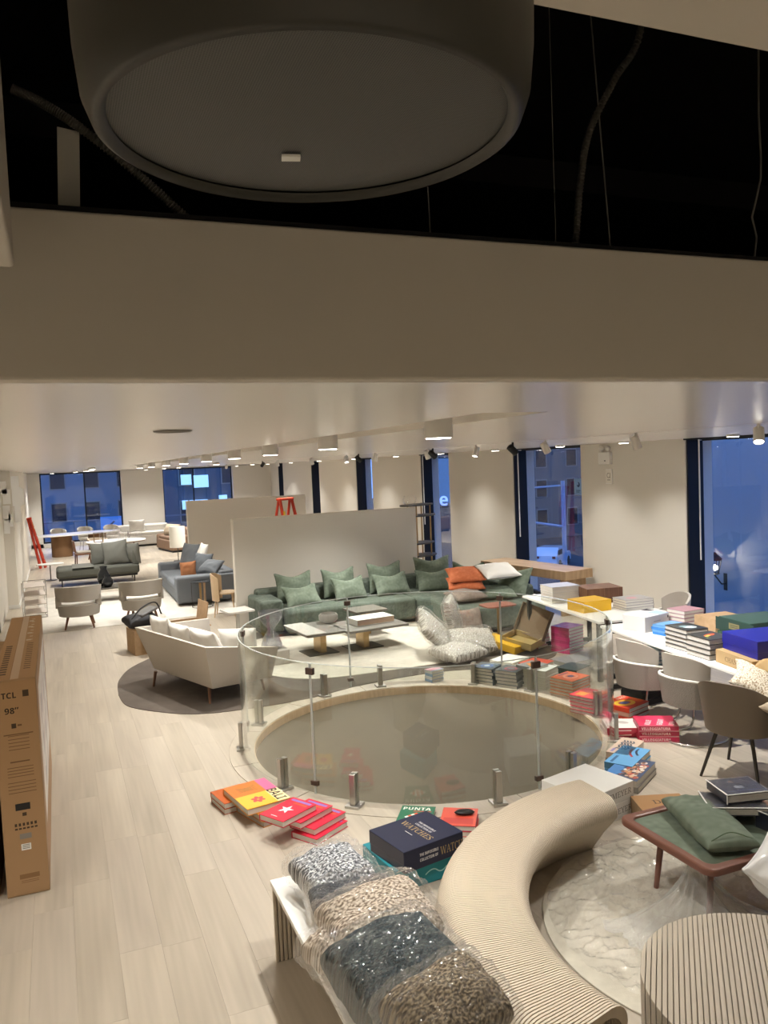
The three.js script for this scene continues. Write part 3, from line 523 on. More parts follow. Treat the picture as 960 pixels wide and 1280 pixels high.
{
  const t = thing('low_table', 'low reddish-brown table with inset green suede top', 'table', [3.62, 0, -3.69], 0.0);
  const rim = phy(0x7a5144, 0.35), s = roundRect(0.98, 0.78, 0.07), h = new THREE.Path(roundRect(0.86, 0.66, 0.05).getPoints(8)); s.holes.push(h);
  obj('rim', plate(s, 0.045, 0.385, 0.012, 8), rim, t);
  obj('underside', plate(roundRect(0.9, 0.7, 0.05), 0.02, 0.378, 0.002, 8), rim, t);
  obj('suede_top', plate(roundRect(0.865, 0.665, 0.05), 0.02, 0.397, 0.006, 8), mat.green, t);
  for (const [a, b] of [[-1, -1], [1, -1], [1, 1], [-1, 1]]) obj('leg', rod([a * 0.3, 0.385, b * 0.2], [a * 0.34, 0.012, b * 0.22], 0.022, 0.016), rim, t);
  const c = thing('bolster_cushion', 'sage green suede cushion lying on the low reddish-brown table', 'cushion', [3.48, 0.42, -3.68], 0.12);
  const p = pillow(0.3, 0.66, 0.13, { pw: 0.28, pinch: 0.02, wr: 0.003, sd: 9 }); p.translate(0, -0.33, 0); obj('cover', at(p, 0, 0.062, 0, -Math.PI / 2, -0.45, 0), mat.green, c);
  obj('piping', at(tube([[-0.12, -0.3, 0.03], [0, -0.28, 0.064], [0.12, -0.3, 0.03]], 0.003, 12, 6), 0, 0.062, 0, -Math.PI / 2, -0.45, 0), std(0x55654d, 0.9), c);
}

// ================================================================ BOOKS AND BOXES
const ORD = ['topmost', 'second from top', 'third from top', 'fourth from top', 'fifth from top', 'sixth from top', 'seventh from top', 'eighth from top'];
const quad = (L, T, R, B) => { const ex = [(R[0] - T[0] + B[0] - L[0]) / 2, (R[1] - T[1] + B[1] - L[1]) / 2], ey = [(T[0] - L[0] + R[0] - B[0]) / 2, (T[1] - L[1] + R[1] - B[1]) / 2]; return { c: [(L[0] + R[0] + T[0] + B[0]) / 4, (L[1] + R[1] + T[1] + B[1]) / 4], w: Math.hypot(...ex), d: Math.hypot(...ey), a: Math.atan2(-ex[1], ex[0]) }; };
const coverM = {}; const cov = h => coverM[h] ??= phy(h, 0.32, { specularIntensity: 0.6 });
const print = (w, d, tex, y, rough = 0.35) => [at(clean(new THREE.PlaneGeometry(w, d)), 0, y + 0.0006, 0, -Math.PI / 2), phy(0xffffff, rough, { map: tex })];
function book(label, w, d, t, col, [x, y, z], turn, group, { tex, pages = mat.pages, side, sideTex } = {}) {
  const o = thing('book', label, 'book', [x, y, z], turn, group), b = Math.min(0.004, t * 0.2);
  obj('cover', [bx(w, b, d, 0, 0, 0), bx(w, b, d, 0, t - b, 0), bx(0.005, t, d, -w / 2 + 0.0025, 0, 0)], cov(col), o);
  obj('pages', bc(-w / 2 + 0.005, w / 2 - 0.005, b, t - b, -d / 2 + 0.005, d / 2 - 0.005), pages, o);
  if (tex) obj('cover_print', ...print(w, d, tex, t), o);
  if (sideTex) { const g = clean(new THREE.PlaneGeometry(side === 'x' ? d : w, t)); if (side === 'x') at(g, w / 2 + 0.001, t / 2, 0, 0, Math.PI / 2); else at(g, 0, t / 2, d / 2 + 0.001); obj('spine_print', g, phy(0xffffff, 0.4, { map: sideTex }), o); }
  return o;
}
function stack(desc, group, n, w, d, t, cols, [x, y, z], turn, o = {}) {
  for (let k = 0; k < n; k++) {
    const top = k === n - 1, j = o.jit ?? 0.012, word = n === 1 ? '' : ', ' + (top ? 'topmost' : k === 0 ? 'lowest' : ORD[n - 1 - k]);
    const off = o.shift ? o.shift(n - 1 - k) : [0, 0];
    book(desc + word, w, d, t, cols[k % cols.length], [x + rr(-j, j) + off[0], y + k * (t + 0.0006), z + rr(-j, j) + off[1]], turn + rr(-j, j) * 4, group, { tex: top || o.all ? o.tex : undefined, pages: o.pages, side: o.side, sideTex: o.sideTex });
  }
}
function box(name, label, w, h, d, m, [x, y, z], turn, { tex, side, sideTex, lid = true, group } = {}) {
  const o = thing(name, label, 'box', [x, y, z], turn, group);
  if (lid) { obj('base', bx(w - 0.006, h * 0.45, d - 0.006, 0, 0, 0, 0.003), m, o); obj('lid', bx(w, h * 0.62, d, 0, h * 0.38, 0, 0.004), m, o); } else obj('body', bx(w, h, d, 0, 0, 0, 0.004), m, o);
  if (tex) obj('lid_print', ...print(w * 0.995, d * 0.995, tex, h, 0.6), o);
  if (sideTex) { const g = clean(new THREE.PlaneGeometry(side === 'x' ? d * 0.98 : w * 0.98, h * 0.9)); if (side === 'x') at(g, w / 2 + 0.0012, h / 2, 0, 0, Math.PI / 2); else if (side === '-x') at(g, -w / 2 - 0.0012, h / 2, 0, 0, -Math.PI / 2); else at(g, 0, h / 2, d / 2 + 0.0012); obj('side_print', g, std(0xffffff, 0.7, { map: sideTex }), o); }
  return o;
}
const T = {
  bali: canvas(256, 200, (c, w, h) => { c.fillStyle = '#e8742c'; c.fillRect(0, 0, w, h); c.fillStyle = '#e86a94'; c.fillRect(0, 0, 128, 52); c.fillStyle = '#efb43c'; c.fillRect(128, 0, 128, h); c.fillStyle = '#f4dfa8'; c.fillRect(128, 0, 128, 58);
    c.fillStyle = '#2a2118'; c.font = 'bold 64px sans-serif'; c.save(); c.translate(120, 54); c.scale(0.86, 1); c.fillText('BALI', 0, 0); c.restore();
    c.fillStyle = '#d8454e'; for (let k = 0; k < 6; k++) { c.beginPath(); c.ellipse(190 + 18 * Math.cos(k * 1.047), 120 + 18 * Math.sin(k * 1.047), 13, 9, k * 1.047, 0, 7); c.fill(); }
    c.strokeStyle = '#9a6a2a'; c.lineWidth = 7; for (let k = 0; k < 5; k++) { c.beginPath(); c.moveTo(40 + k * 12, 160); c.quadraticCurveTo(70 + k * 4, 110, 40 + k * 14, 74); c.stroke(); } }),
  star: canvas(180, 240, (c, w, h) => { c.fillStyle = '#d3243f'; c.fillRect(0, 0, w, h); c.fillStyle = '#8f6fb8'; c.fillRect(20, 14, 140, 20); c.fillStyle = '#e05a30'; c.fillRect(60, 44, 96, 14); c.fillStyle = '#f3ece8'; c.beginPath(); for (let k = 0; k < 10; k++) { const r = k % 2 ? 18 : 46, a = k * Math.PI / 5 - Math.PI / 2; c.lineTo(84 + r * Math.cos(a), 128 + r * Math.sin(a)); } c.fill(); c.fillRect(60, 210, 46, 5); }),
  punta: canvas(180, 240, (c, w, h) => { c.fillStyle = '#1f6b4c'; c.fillRect(0, 0, w, h); c.fillStyle = '#f1efe9'; c.font = 'bold 46px sans-serif'; c.fillText('PUNTA', 8, 52); c.fillStyle = '#d0392b'; c.fillRect(70, 62, 96, 8); for (let k = 0; k < 4; k++) for (let j = 0; j < 4; j++) { c.fillStyle = (k + j) % 2 ? '#f1efe9' : '#e0532f'; c.save(); c.translate(90, 140); c.rotate(Math.PI / 4); c.fillRect(-40 + k * 20, -40 + j * 20, 20, 20); c.restore(); } }),
  red2: canvas(128, 128, (c, w, h) => { c.fillStyle = '#d4523f'; c.fillRect(0, 0, w, h); c.fillStyle = '#c03a33'; c.fillRect(10, 74, 108, 40); c.fillStyle = '#e9a89a'; c.fillRect(92, 12, 24, 6); }),
  watch: canvas(320, 280, (c, w, h) => { c.fillStyle = '#191d38'; c.fillRect(0, 0, w, h); c.textAlign = 'center'; c.save(); c.translate(178, 140); c.rotate(Math.PI / 2); c.fillStyle = '#d8d5cf'; c.font = 'bold 16px sans-serif'; c.fillText('THE IMPOSSIBLE', 0, -40); c.fillText('COLLECTION OF', 0, -20); c.fillStyle = '#b79a63'; c.font = '46px serif'; c.fillText('WATCHES', 0, 28); c.fillStyle = '#c9c6c0'; c.fillRect(-28, 54, 56, 4); c.restore(); c.fillRect(16, 238, 40, 7); }),
  watchSide: canvas(320, 60, (c, w, h) => { c.fillStyle = '#161a33'; c.fillRect(0, 0, w, h); c.fillStyle = '#d8d5cf'; c.font = 'bold 13px sans-serif'; c.fillText('THE IMPOSSIBLE', 80, 26); c.fillText('COLLECTION OF', 80, 42); c.fillStyle = '#a58a58'; c.font = '34px serif'; c.fillText('WATCHES', 192, 44); }),
  tealSide: canvas(320, 90, (c, w, h) => { c.fillStyle = '#1d7f8c'; c.fillRect(0, 0, w, h); c.fillStyle = '#d9e3e2'; c.fillRect(24, 30, 40, 38); c.fillStyle = '#6c8f93'; for (let k = 0; k < 9; k++) c.fillRect(27 + k * 4, 32, 2, 34); c.strokeStyle = '#9fd0d2'; c.lineWidth = 5; c.beginPath(); c.moveTo(150, 52); c.quadraticCurveTo(190, 24, 214, 48); c.quadraticCurveTo(236, 66, 262, 40); c.stroke(); }),
  tealLeft: canvas(320, 90, (c, w, h) => { c.fillStyle = '#1a7886'; c.fillRect(0, 0, w, h); c.fillStyle = '#7fbcc0'; c.fillRect(40, 36, 60, 10); c.fillRect(160, 36, 40, 10); c.fillRect(240, 34, 30, 14); }),
  villa: canvas(256, 256, (c, w, h) => { c.fillStyle = '#d23a5c'; c.fillRect(0, 0, w, h); c.fillStyle = '#f0dcd8'; c.font = 'bold 50px sans-serif'; for (let k = 0; k < 3; k++) { c.save(); c.translate(34 + k * 78, 232); c.rotate(-1.32); c.fillText(['VILLE', 'GGIAT', 'URA'][k], 0, 40); c.restore(); } }),
  villaS: canvas(360, 50, (c, w, h) => { c.fillStyle = '#d9b3b4'; c.fillRect(0, 0, w, h); c.fillStyle = '#c22e52'; c.fillRect(0, 3, w, h - 8); c.fillStyle = '#f3e2de'; c.font = 'bold 34px sans-serif'; c.fillText('VILLEGGIATURA', 24, 38); }),
  dior: canvas(256, 220, (c, w, h) => { c.fillStyle = '#a67c50'; c.fillRect(0, 0, w, h); c.fillStyle = '#4a3a2a'; c.font = '62px serif'; c.fillText('Dior', 84, 112); }),
  chanel: canvas(420, 90, (c, w, h) => { c.fillStyle = '#b3966c'; c.fillRect(0, 0, w, h); c.fillStyle = '#5c4a34'; c.font = '50px serif'; c.fillText('CHANEL', 110, 64); }),
  niem: canvas(400, 100, (c, w, h) => { c.fillStyle = '#d9d7d3'; c.fillRect(0, 0, w, h); c.fillStyle = '#6a6763'; c.font = '52px serif'; c.fillText('NIEMEYER', 108, 68); }),
  crowd: canvas(256, 200, (c, w, h) => { c.fillStyle = '#4d86c4'; c.fillRect(0, 0, w, h); c.fillStyle = '#3e4f6e'; c.beginPath(); c.moveTo(0, 90); for (let k = 0; k <= 16; k++) c.lineTo(k * 16, 70 + 26 * Math.sin(k * 2.1) + (k % 3) * 8); c.lineTo(w, h); c.lineTo(0, h); c.fill(); let s = 5; const q = () => (s = (s * 16807) % 2147483647) / 2147483647; for (let k = 0; k < 90; k++) { c.fillStyle = ['#b4463c', '#d8b89a', '#e7ded2', '#2b2b34', '#8c5a44', '#c98a5a'][Math.floor(q() * 6)]; c.beginPath(); c.arc(30 + q() * 200, 80 + q() * 100, 6 + q() * 8, 0, 7); c.fill(); } }),
  ski: canvas(256, 160, (c, w, h) => { c.fillStyle = '#6aa7d6'; c.fillRect(0, 0, w, h); c.strokeStyle = '#b6343c'; c.lineWidth = 12; c.beginPath(); c.moveTo(120, 110); c.quadraticCurveTo(170, 60, 220, 70); c.stroke(); c.strokeStyle = '#2b3350'; c.beginPath(); c.moveTo(150, 130); c.quadraticCurveTo(190, 90, 236, 100); c.stroke(); c.fillStyle = '#2e5c8c'; c.fillRect(16, 24, 90, 16); }),
  pattern: canvas(200, 160, (c, w, h) => { c.fillStyle = '#cfb7a4'; c.fillRect(0, 0, w, h); c.strokeStyle = '#2c3850'; c.lineWidth = 9; for (let k = 0; k < 4; k++) { c.beginPath(); c.moveTo(60, 40 + k * 22); for (let j = 0; j < 7; j++) c.lineTo(60 + j * 18, 40 + k * 22 + (j % 2 ? 10 : -6)); c.stroke(); } c.fillStyle = '#8a7fb0'; c.fillRect(14, 20, 40, 20); }),
  rings: (bg, a, b) => canvas(128, 128, (c, w, h) => { c.fillStyle = bg; c.fillRect(0, 0, w, h); c.strokeStyle = a; c.lineWidth = 12; c.beginPath(); c.arc(62, 62, 30, 0, 7); c.stroke(); c.fillStyle = b; c.beginPath(); c.arc(62, 62, 16, 0, 7); c.fill(); c.fillRect(20, 108, 70, 8); }),
  yolk: canvas(160, 160, (c, w, h) => { c.fillStyle = '#d8391f'; c.fillRect(0, 0, w, h); c.strokeStyle = '#f0c53a'; c.lineWidth = 22; c.beginPath(); c.ellipse(66, 84, 44, 34, 0.3, 0, 7); c.stroke(); c.fillStyle = '#4b66b4'; c.beginPath(); c.ellipse(66, 84, 26, 18, 0.3, 0, 7); c.fill(); c.fillStyle = '#f3c9b0'; c.font = 'bold 30px sans-serif'; c.fillText('RAGE', 84, 34); c.fillStyle = '#e86a2a'; c.fillRect(120, 60, 40, 70); }),
  hearts: canvas(128, 128, (c, w, h) => { c.fillStyle = '#d23b4a'; c.fillRect(0, 0, w, h); c.fillStyle = '#f0c8b8'; c.fillRect(16, 16, 60, 10); c.fillStyle = '#e88a3a'; c.fillRect(60, 60, 50, 50); c.fillStyle = '#c02a5c'; c.beginPath(); c.arc(40, 78, 22, 0, 7); c.fill(); }),
  portrait: canvas(128, 160, (c, w, h) => { c.fillStyle = '#2c2f33'; c.fillRect(0, 0, w, h); c.fillStyle = '#b8cbd2'; c.beginPath(); c.ellipse(60, 60, 34, 26, 0.4, 0, 7); c.fill(); c.fillStyle = '#6f8790'; c.beginPath(); c.ellipse(76, 90, 26, 16, -0.4, 0, 7); c.fill(); }),
  flame: canvas(128, 160, (c, w, h) => { c.fillStyle = '#3a3a38'; c.fillRect(0, 0, w, h); c.fillStyle = '#d85a34'; c.beginPath(); c.ellipse(60, 90, 36, 14, -0.3, 0, 7); c.fill(); c.fillStyle = '#e8b04a'; c.beginPath(); c.ellipse(78, 76, 22, 8, -0.5, 0, 7); c.fill(); c.fillStyle = '#8fb04a'; c.fillRect(90, 40, 20, 6); }),
  marsk: canvas(200, 140, (c, w, h) => { c.fillStyle = '#e3e3e8'; c.fillRect(0, 0, w, h); c.fillStyle = '#2c2c34'; c.beginPath(); c.moveTo(150, 0); c.lineTo(200, 0); c.lineTo(200, 50); c.quadraticCurveTo(160, 60, 150, 0); c.fill(); c.fillStyle = '#a8c0e4'; c.fillRect(120, 60, 80, 80); }),
  film2: canvas(160, 120, (c, w, h) => { c.fillStyle = '#272b3c'; c.fillRect(0, 0, w, h); c.fillStyle = '#9ba0ac'; c.fillRect(64, 56, 32, 20); c.fillStyle = '#8a6f5a'; c.beginPath(); c.arc(76, 26, 9, 0, 7); c.fill(); c.fillStyle = '#3f4a72'; c.fillRect(20, 90, 120, 5); c.fillStyle = '#5a5e70'; for (let k = 0; k < 14; k++) c.fillRect((k * 37) % 150, (k * 23) % 110, 8, 3); }),
  pinkT: canvas(128, 128, (c, w, h) => { c.fillStyle = '#cf3f7c'; c.fillRect(0, 0, w, h); c.fillStyle = '#e79abb'; c.fillRect(50, 50, 54, 6); }),
  goldPlate: canvas(200, 100, (c, w, h) => { c.fillStyle = '#1f3a33'; c.fillRect(0, 0, w, h); c.fillStyle = '#77704c'; c.fillRect(72, 26, 56, 48); c.fillStyle = '#4a4a35'; c.fillRect(80, 40, 40, 6); c.fillRect(80, 54, 40, 6); }),
};
// around the floor opening
{
  let q = quad([1.10, -6.43], [1.44, -6.50], [1.53, -6.05], [1.19, -5.89]);
  stack('yellow and orange travel book by the glass balustrade', 'yellow travel books on the floor', 2, q.w * 0.8, q.d * 0.9, 0.045, [0xc98a34], [q.c[0] + 0.06, 0, q.c[1] + 0.09], q.a + 0.12, { jit: 0.008, pages: mat.greyPages });
  stack('orange travel book under the patterned BALI book', 'orange travel books on the floor', 2, 0.3, 0.26, 0.045, [0xb85a2a], [1.17, 0, -6.42], q.a, { jit: 0.01 });
  book('orange and yellow book titled BALI on top of the yellow stack', q.w, q.d, 0.05, 0xe8a03a, [q.c[0], 0.092, q.c[1]], q.a, undefined, { tex: T.bali });
  q = quad([1.24, -5.70], [1.51, -5.93], [1.64, -5.71], [1.36, -5.50]);
  stack('red star-covered book fanned beside the BALI book', 'red star books on the floor', 4, q.w, q.d, 0.046, [0xc92440], [q.c[0], 0, q.c[1]], q.a, { tex: T.star, all: true, jit: 0.004, shift: k => [[0, 0], [0.13, -0.02], [0.22, 0.03], [0.21, 0.09]][k] });
  book('green book titled PUNTA behind the navy watch box', 0.26, 0.34, 0.045, 0x1f6b4c, [2.35, 0, -5.46], -0.59, undefined, { tex: T.punta });
  stack('coral red book with black sunglasses case on it', 'coral books on the floor', 2, 0.26, 0.3, 0.04, [0xc94a3c, 0xb03a50], [2.6, 0, -5.22], -0.55, { tex: T.red2, jit: 0.006 });
  single('glasses_case', 'black oval glasses case lying on a coral red book', 'case', at(lathe([[0, 0], [0.03, 0.004], [0.04, 0.016], [0.03, 0.028], [0, 0.032]], 24).scale(1.9, 1, 1), 2.65, 0.082, -5.24, 0, -0.4), std(0x121214, 0.35));
  box('gift_box', 'teal presentation box under the navy watch box', 0.47, 0.15, 0.44, phy(0x1d7f8c, 0.45), [2.02, 0, -4.82], 0.12, { sideTex: T.tealSide });
  const tb = scene.getObjectByName('gift_box'); const lp = clean(new THREE.PlaneGeometry(0.43, 0.13)); obj('side_print', at(lp, -0.2365, 0.075, 0, 0, -Math.PI / 2), std(0xffffff, 0.6, { map: T.tealLeft }), tb);
  box('gift_box', 'navy presentation box lettered WATCHES on the teal box', 0.47, 0.14, 0.40, phy(0x191d38, 0.4), [2.04, 0.1502, -4.75], 0.2, { tex: T.watch, sideTex: T.watchSide });
  box('book_box', 'white boxed volume beside the curved bench, upper of two', 0.5, 0.125, 0.46, mat.white, [3.57, 0.1255, -5.0], 0.24, { sideTex: T.niem, lid: false });
  box('book_box', 'white boxed volume beside the curved bench, lower of two', 0.5, 0.125, 0.46, mat.white, [3.57, 0, -5.0], 0.24, { sideTex: T.niem, lid: false });
  box('gift_box', 'brown kraft box with dark serif lettering behind the sage green cushion', 0.37, 0.14, 0.31, mat.kraft, [3.95, 0, -4.62], -0.35, { tex: T.dior });
  // blue travel books in front of the balustrade
  stack('crowd-scene book in the near pile of blue travel books', 'crowd-scene travel books', 2, 0.48, 0.28, 0.05, [0x8c8780, 0xb9b2a8], [4.24, 0, -5.34], 0.55, { tex: T.crowd, jit: 0.006, pages: mat.pages });
  stack('sky blue skiing book behind the crowd-scene books', 'skiing books', 2, 0.46, 0.24, 0.052, [0x6aa7d6, 0x4a7896], [4.40, 0, -5.57], 0.55, { tex: T.ski, jit: 0.004 });
  stack('beige patterned book behind the sky blue skiing books', 'beige patterned books', 2, 0.42, 0.2, 0.052, [0x9a8f88, 0xcfb7a4], [4.53, 0, -5.77], 0.55, { tex: T.pattern, jit: 0.004 });
  stack('raspberry red VILLEGGIATURA book on the floor', 'raspberry red books', 3, 0.36, 0.3, 0.052, [0xcb3556], [5.12, 0, -6.06], -0.5, { tex: T.villa, sideTex: T.villaS, jit: 0.006 });
  stack('white book with red spine edge beside the raspberry books', 'white red-edged books', 2, 0.3, 0.28, 0.05, [0xe6e2dc], [4.9, 0, -6.3], -0.4, { jit: 0.02, tex: canvas(128, 128, (c, w, h) => { c.fillStyle = '#e6e2dc'; c.fillRect(0, 0, w, h); c.fillStyle = '#b9b2ab'; c.beginPath(); c.ellipse(70, 50, 30, 18, 0.4, 0, 7); c.fill(); }), sideTex: canvas(200, 40, (c, w, h) => { c.fillStyle = '#c53c50'; c.fillRect(0, 0, w, h); c.fillStyle = '#ecd6d2'; c.fillRect(60, 16, 90, 8); }) });
  stack('vermilion book with yellow ring behind the white red-edged books', 'vermilion ring books', 3, 0.36, 0.32, 0.045, [0xc7432c, 0xb98a78], [5.30, 0, -6.72], 0.3, { tex: T.yolk, jit: 0.008 });
  stack('crimson patterned book in the tall pile next to a steel foot', 'crimson patterned books', 5, 0.32, 0.28, 0.036, [0xc4334e, 0xd55a68], [5.08, 0, -7.03], 0.4 + Math.PI, { tex: T.hearts, jit: 0.01 });
  stack('orange checked book beside the balustrade', 'orange checked books', 6, 0.34, 0.3, 0.034, [0xdb6a3a, 0xe08a5a], [5.24, 0, -7.62], 0.35 + Math.PI, { tex: T.rings('#e2683c', '#f0a890', '#3d3f74'), jit: 0.008 });
  stack('slate blue book with a blue ring beside the balustrade', 'slate blue ring books', 5, 0.28, 0.28, 0.04, [0x5d656d, 0x747a80], [4.7, 0, -8.53], Math.PI - 1.0, { tex: T.rings('#596470', '#4a6fb0', '#cfd6e0'), jit: 0.008 });
  stack('slate grey book with a red ring beside the blue-ring books', 'slate grey red ring books', 5, 0.28, 0.28, 0.04, [0x6a6f74, 0x7d8286], [4.87, 0, -8.26], Math.PI - 1.0, { tex: T.rings('#5d6469', '#b85a66', '#7d8084'), jit: 0.008 });
  stack('white softcover book between slate and orange piles', 'white softcover books', 6, 0.3, 0.3, 0.038, [0xdedad4, 0xc2bdb6], [5.13, 0, -8.05], 0.5 + Math.PI, { jit: 0.01, tex: canvas(128, 128, (c, w, h) => { c.fillStyle = '#e8e6e2'; c.fillRect(0, 0, w, h); }) });
  book('grey book with orange picture on the white softcover pile', 0.28, 0.26, 0.03, 0x8b8d90, [5.06, 0.2325, -8.1], 0.3, undefined, { tex: canvas(128, 128, (c, w, h) => { c.fillStyle = '#8f9296'; c.fillRect(0, 0, w, h); c.fillStyle = '#dd8a3c'; c.beginPath(); c.moveTo(20, 90); c.lineTo(60, 20); c.lineTo(110, 70); c.fill(); }) });
  book('dark green and white book behind the orange checked books', 0.32, 0.28, 0.2, 0x39443c, [5.55, 0, -7.98], 0.4, undefined, { pages: mat.pages });
  book('bright red book lying behind the white softcover pile', 0.34, 0.3, 0.16, 0xd8503c, [5.38, 0, -8.52], 0.4, undefined, {});
  stack('small blue and white book alone beside the brown rug', 'small blue and white books', 4, 0.19, 0.14, 0.036, [0x7fa0c4, 0xc9ccd2], [4.17, 0, -8.92], 0.25, { jit: 0.004, tex: canvas(96, 64, (c, w, h) => { c.fillStyle = '#d7a5b4'; c.fillRect(0, 0, w, h); c.fillStyle = '#c23c60'; c.font = 'bold 24px sans-serif'; c.fillText('LAS', 10, 40); c.fillStyle = '#8fa8cc'; c.fillRect(0, 50, w, 14); }) });
  stack('white large book behind the slate books', 'white large books', 3, 0.4, 0.34, 0.04, [0xe8e5e0], [5.26, 0, -8.98], 0.5, { jit: 0.02 });
  stack('grey glossy book on the floor beyond the white large books', 'grey glossy books', 3, 0.4, 0.34, 0.05, [0x9a948d, 0xc9c4bc], [5.85, 0, -8.45], 0.2, { jit: 0.03 });
  stack('magenta book in the tall pile under the table edge', 'magenta books', 8, 0.34, 0.3, 0.044, [0xcf3f7c, 0xb93a6c], [6.42, 0, -9.35], 0.35, { tex: T.pinkT, jit: 0.006 });
  stack('magenta book in the short pile next to the open kraft carton', 'magenta books short pile', 5, 0.3, 0.24, 0.044, [0xc44a78, 0xd9a8b8], [6.2, 0, -9.78], 0.35, { jit: 0.012 });
}
// open kraft carton and yellow box
{
  const t = thing('open_carton', 'open kraft carton with raised lid leaning on the yellow box', 'box', [5.86, 0.1, -9.62], -1.13);
  obj('tray', at([bx(0.5, 0.015, 0.36), bx(0.5, 0.1, 0.012, 0, 0, 0.174), bx(0.5, 0.1, 0.012, 0, 0, -0.174), bx(0.012, 0.1, 0.36, 0.244), bx(0.012, 0.1, 0.36, -0.244)].reduce((a, g) => join([a, g])), 0, 0.02, 0, 0.12, 0, -0.12), std(0xa8935f, 0.8), t);
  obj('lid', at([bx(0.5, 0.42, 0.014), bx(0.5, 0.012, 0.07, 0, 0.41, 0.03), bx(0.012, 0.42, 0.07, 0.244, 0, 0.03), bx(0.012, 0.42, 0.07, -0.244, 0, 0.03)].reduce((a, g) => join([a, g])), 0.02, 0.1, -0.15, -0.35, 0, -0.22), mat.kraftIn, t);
  const y = thing('yellow_box', 'flat bright yellow box on the floor under the open kraft carton', 'box', [5.62, 0.02, -9.72], -1.13);
  obj('body', at(bx(0.56, 0.1, 0.3, 0, 0, 0, 0.004), 0, 0.06, 0, 0, 0, -0.16), phy(0xdfae1e, 0.5), y);
}

// ================================================================ BOOK TABLES BY THE WINDOWS
function bookTable(label, cx, cz, w, l, turn) {
  const t = thing('display_table', label, 'table', [cx, 0, cz], turn);
  obj('tabletop', bx(w, 0.03, l, 0, 0.71, 0, 0.006), mat.whiteTop, t);
  for (const s of [-1, 1]) { const f = obj('leg_frame', [bx(0.05, 0.71, 0.05, -w / 2 + 0.06, 0, s * (l / 2 - 0.1)), bx(0.05, 0.71, 0.05, w / 2 - 0.06, 0, s * (l / 2 - 0.1))], mat.black, t); obj('crossbar', [bx(w - 0.1, 0.05, 0.05, 0, 0.02, s * (l / 2 - 0.1)), bx(w - 0.1, 0.05, 0.05, 0, 0.66, s * (l / 2 - 0.1))], mat.black, f); }
  return t;
}
const TA = -0.12;
bookTable('white table with black frame beside the glass balustrade, piled with books', 6.06, -6.05, 1.15, 3.0, TA);
bookTable('white table with black frame beside the wooden console', 6.42, -8.75, 1.05, 2.1, TA);
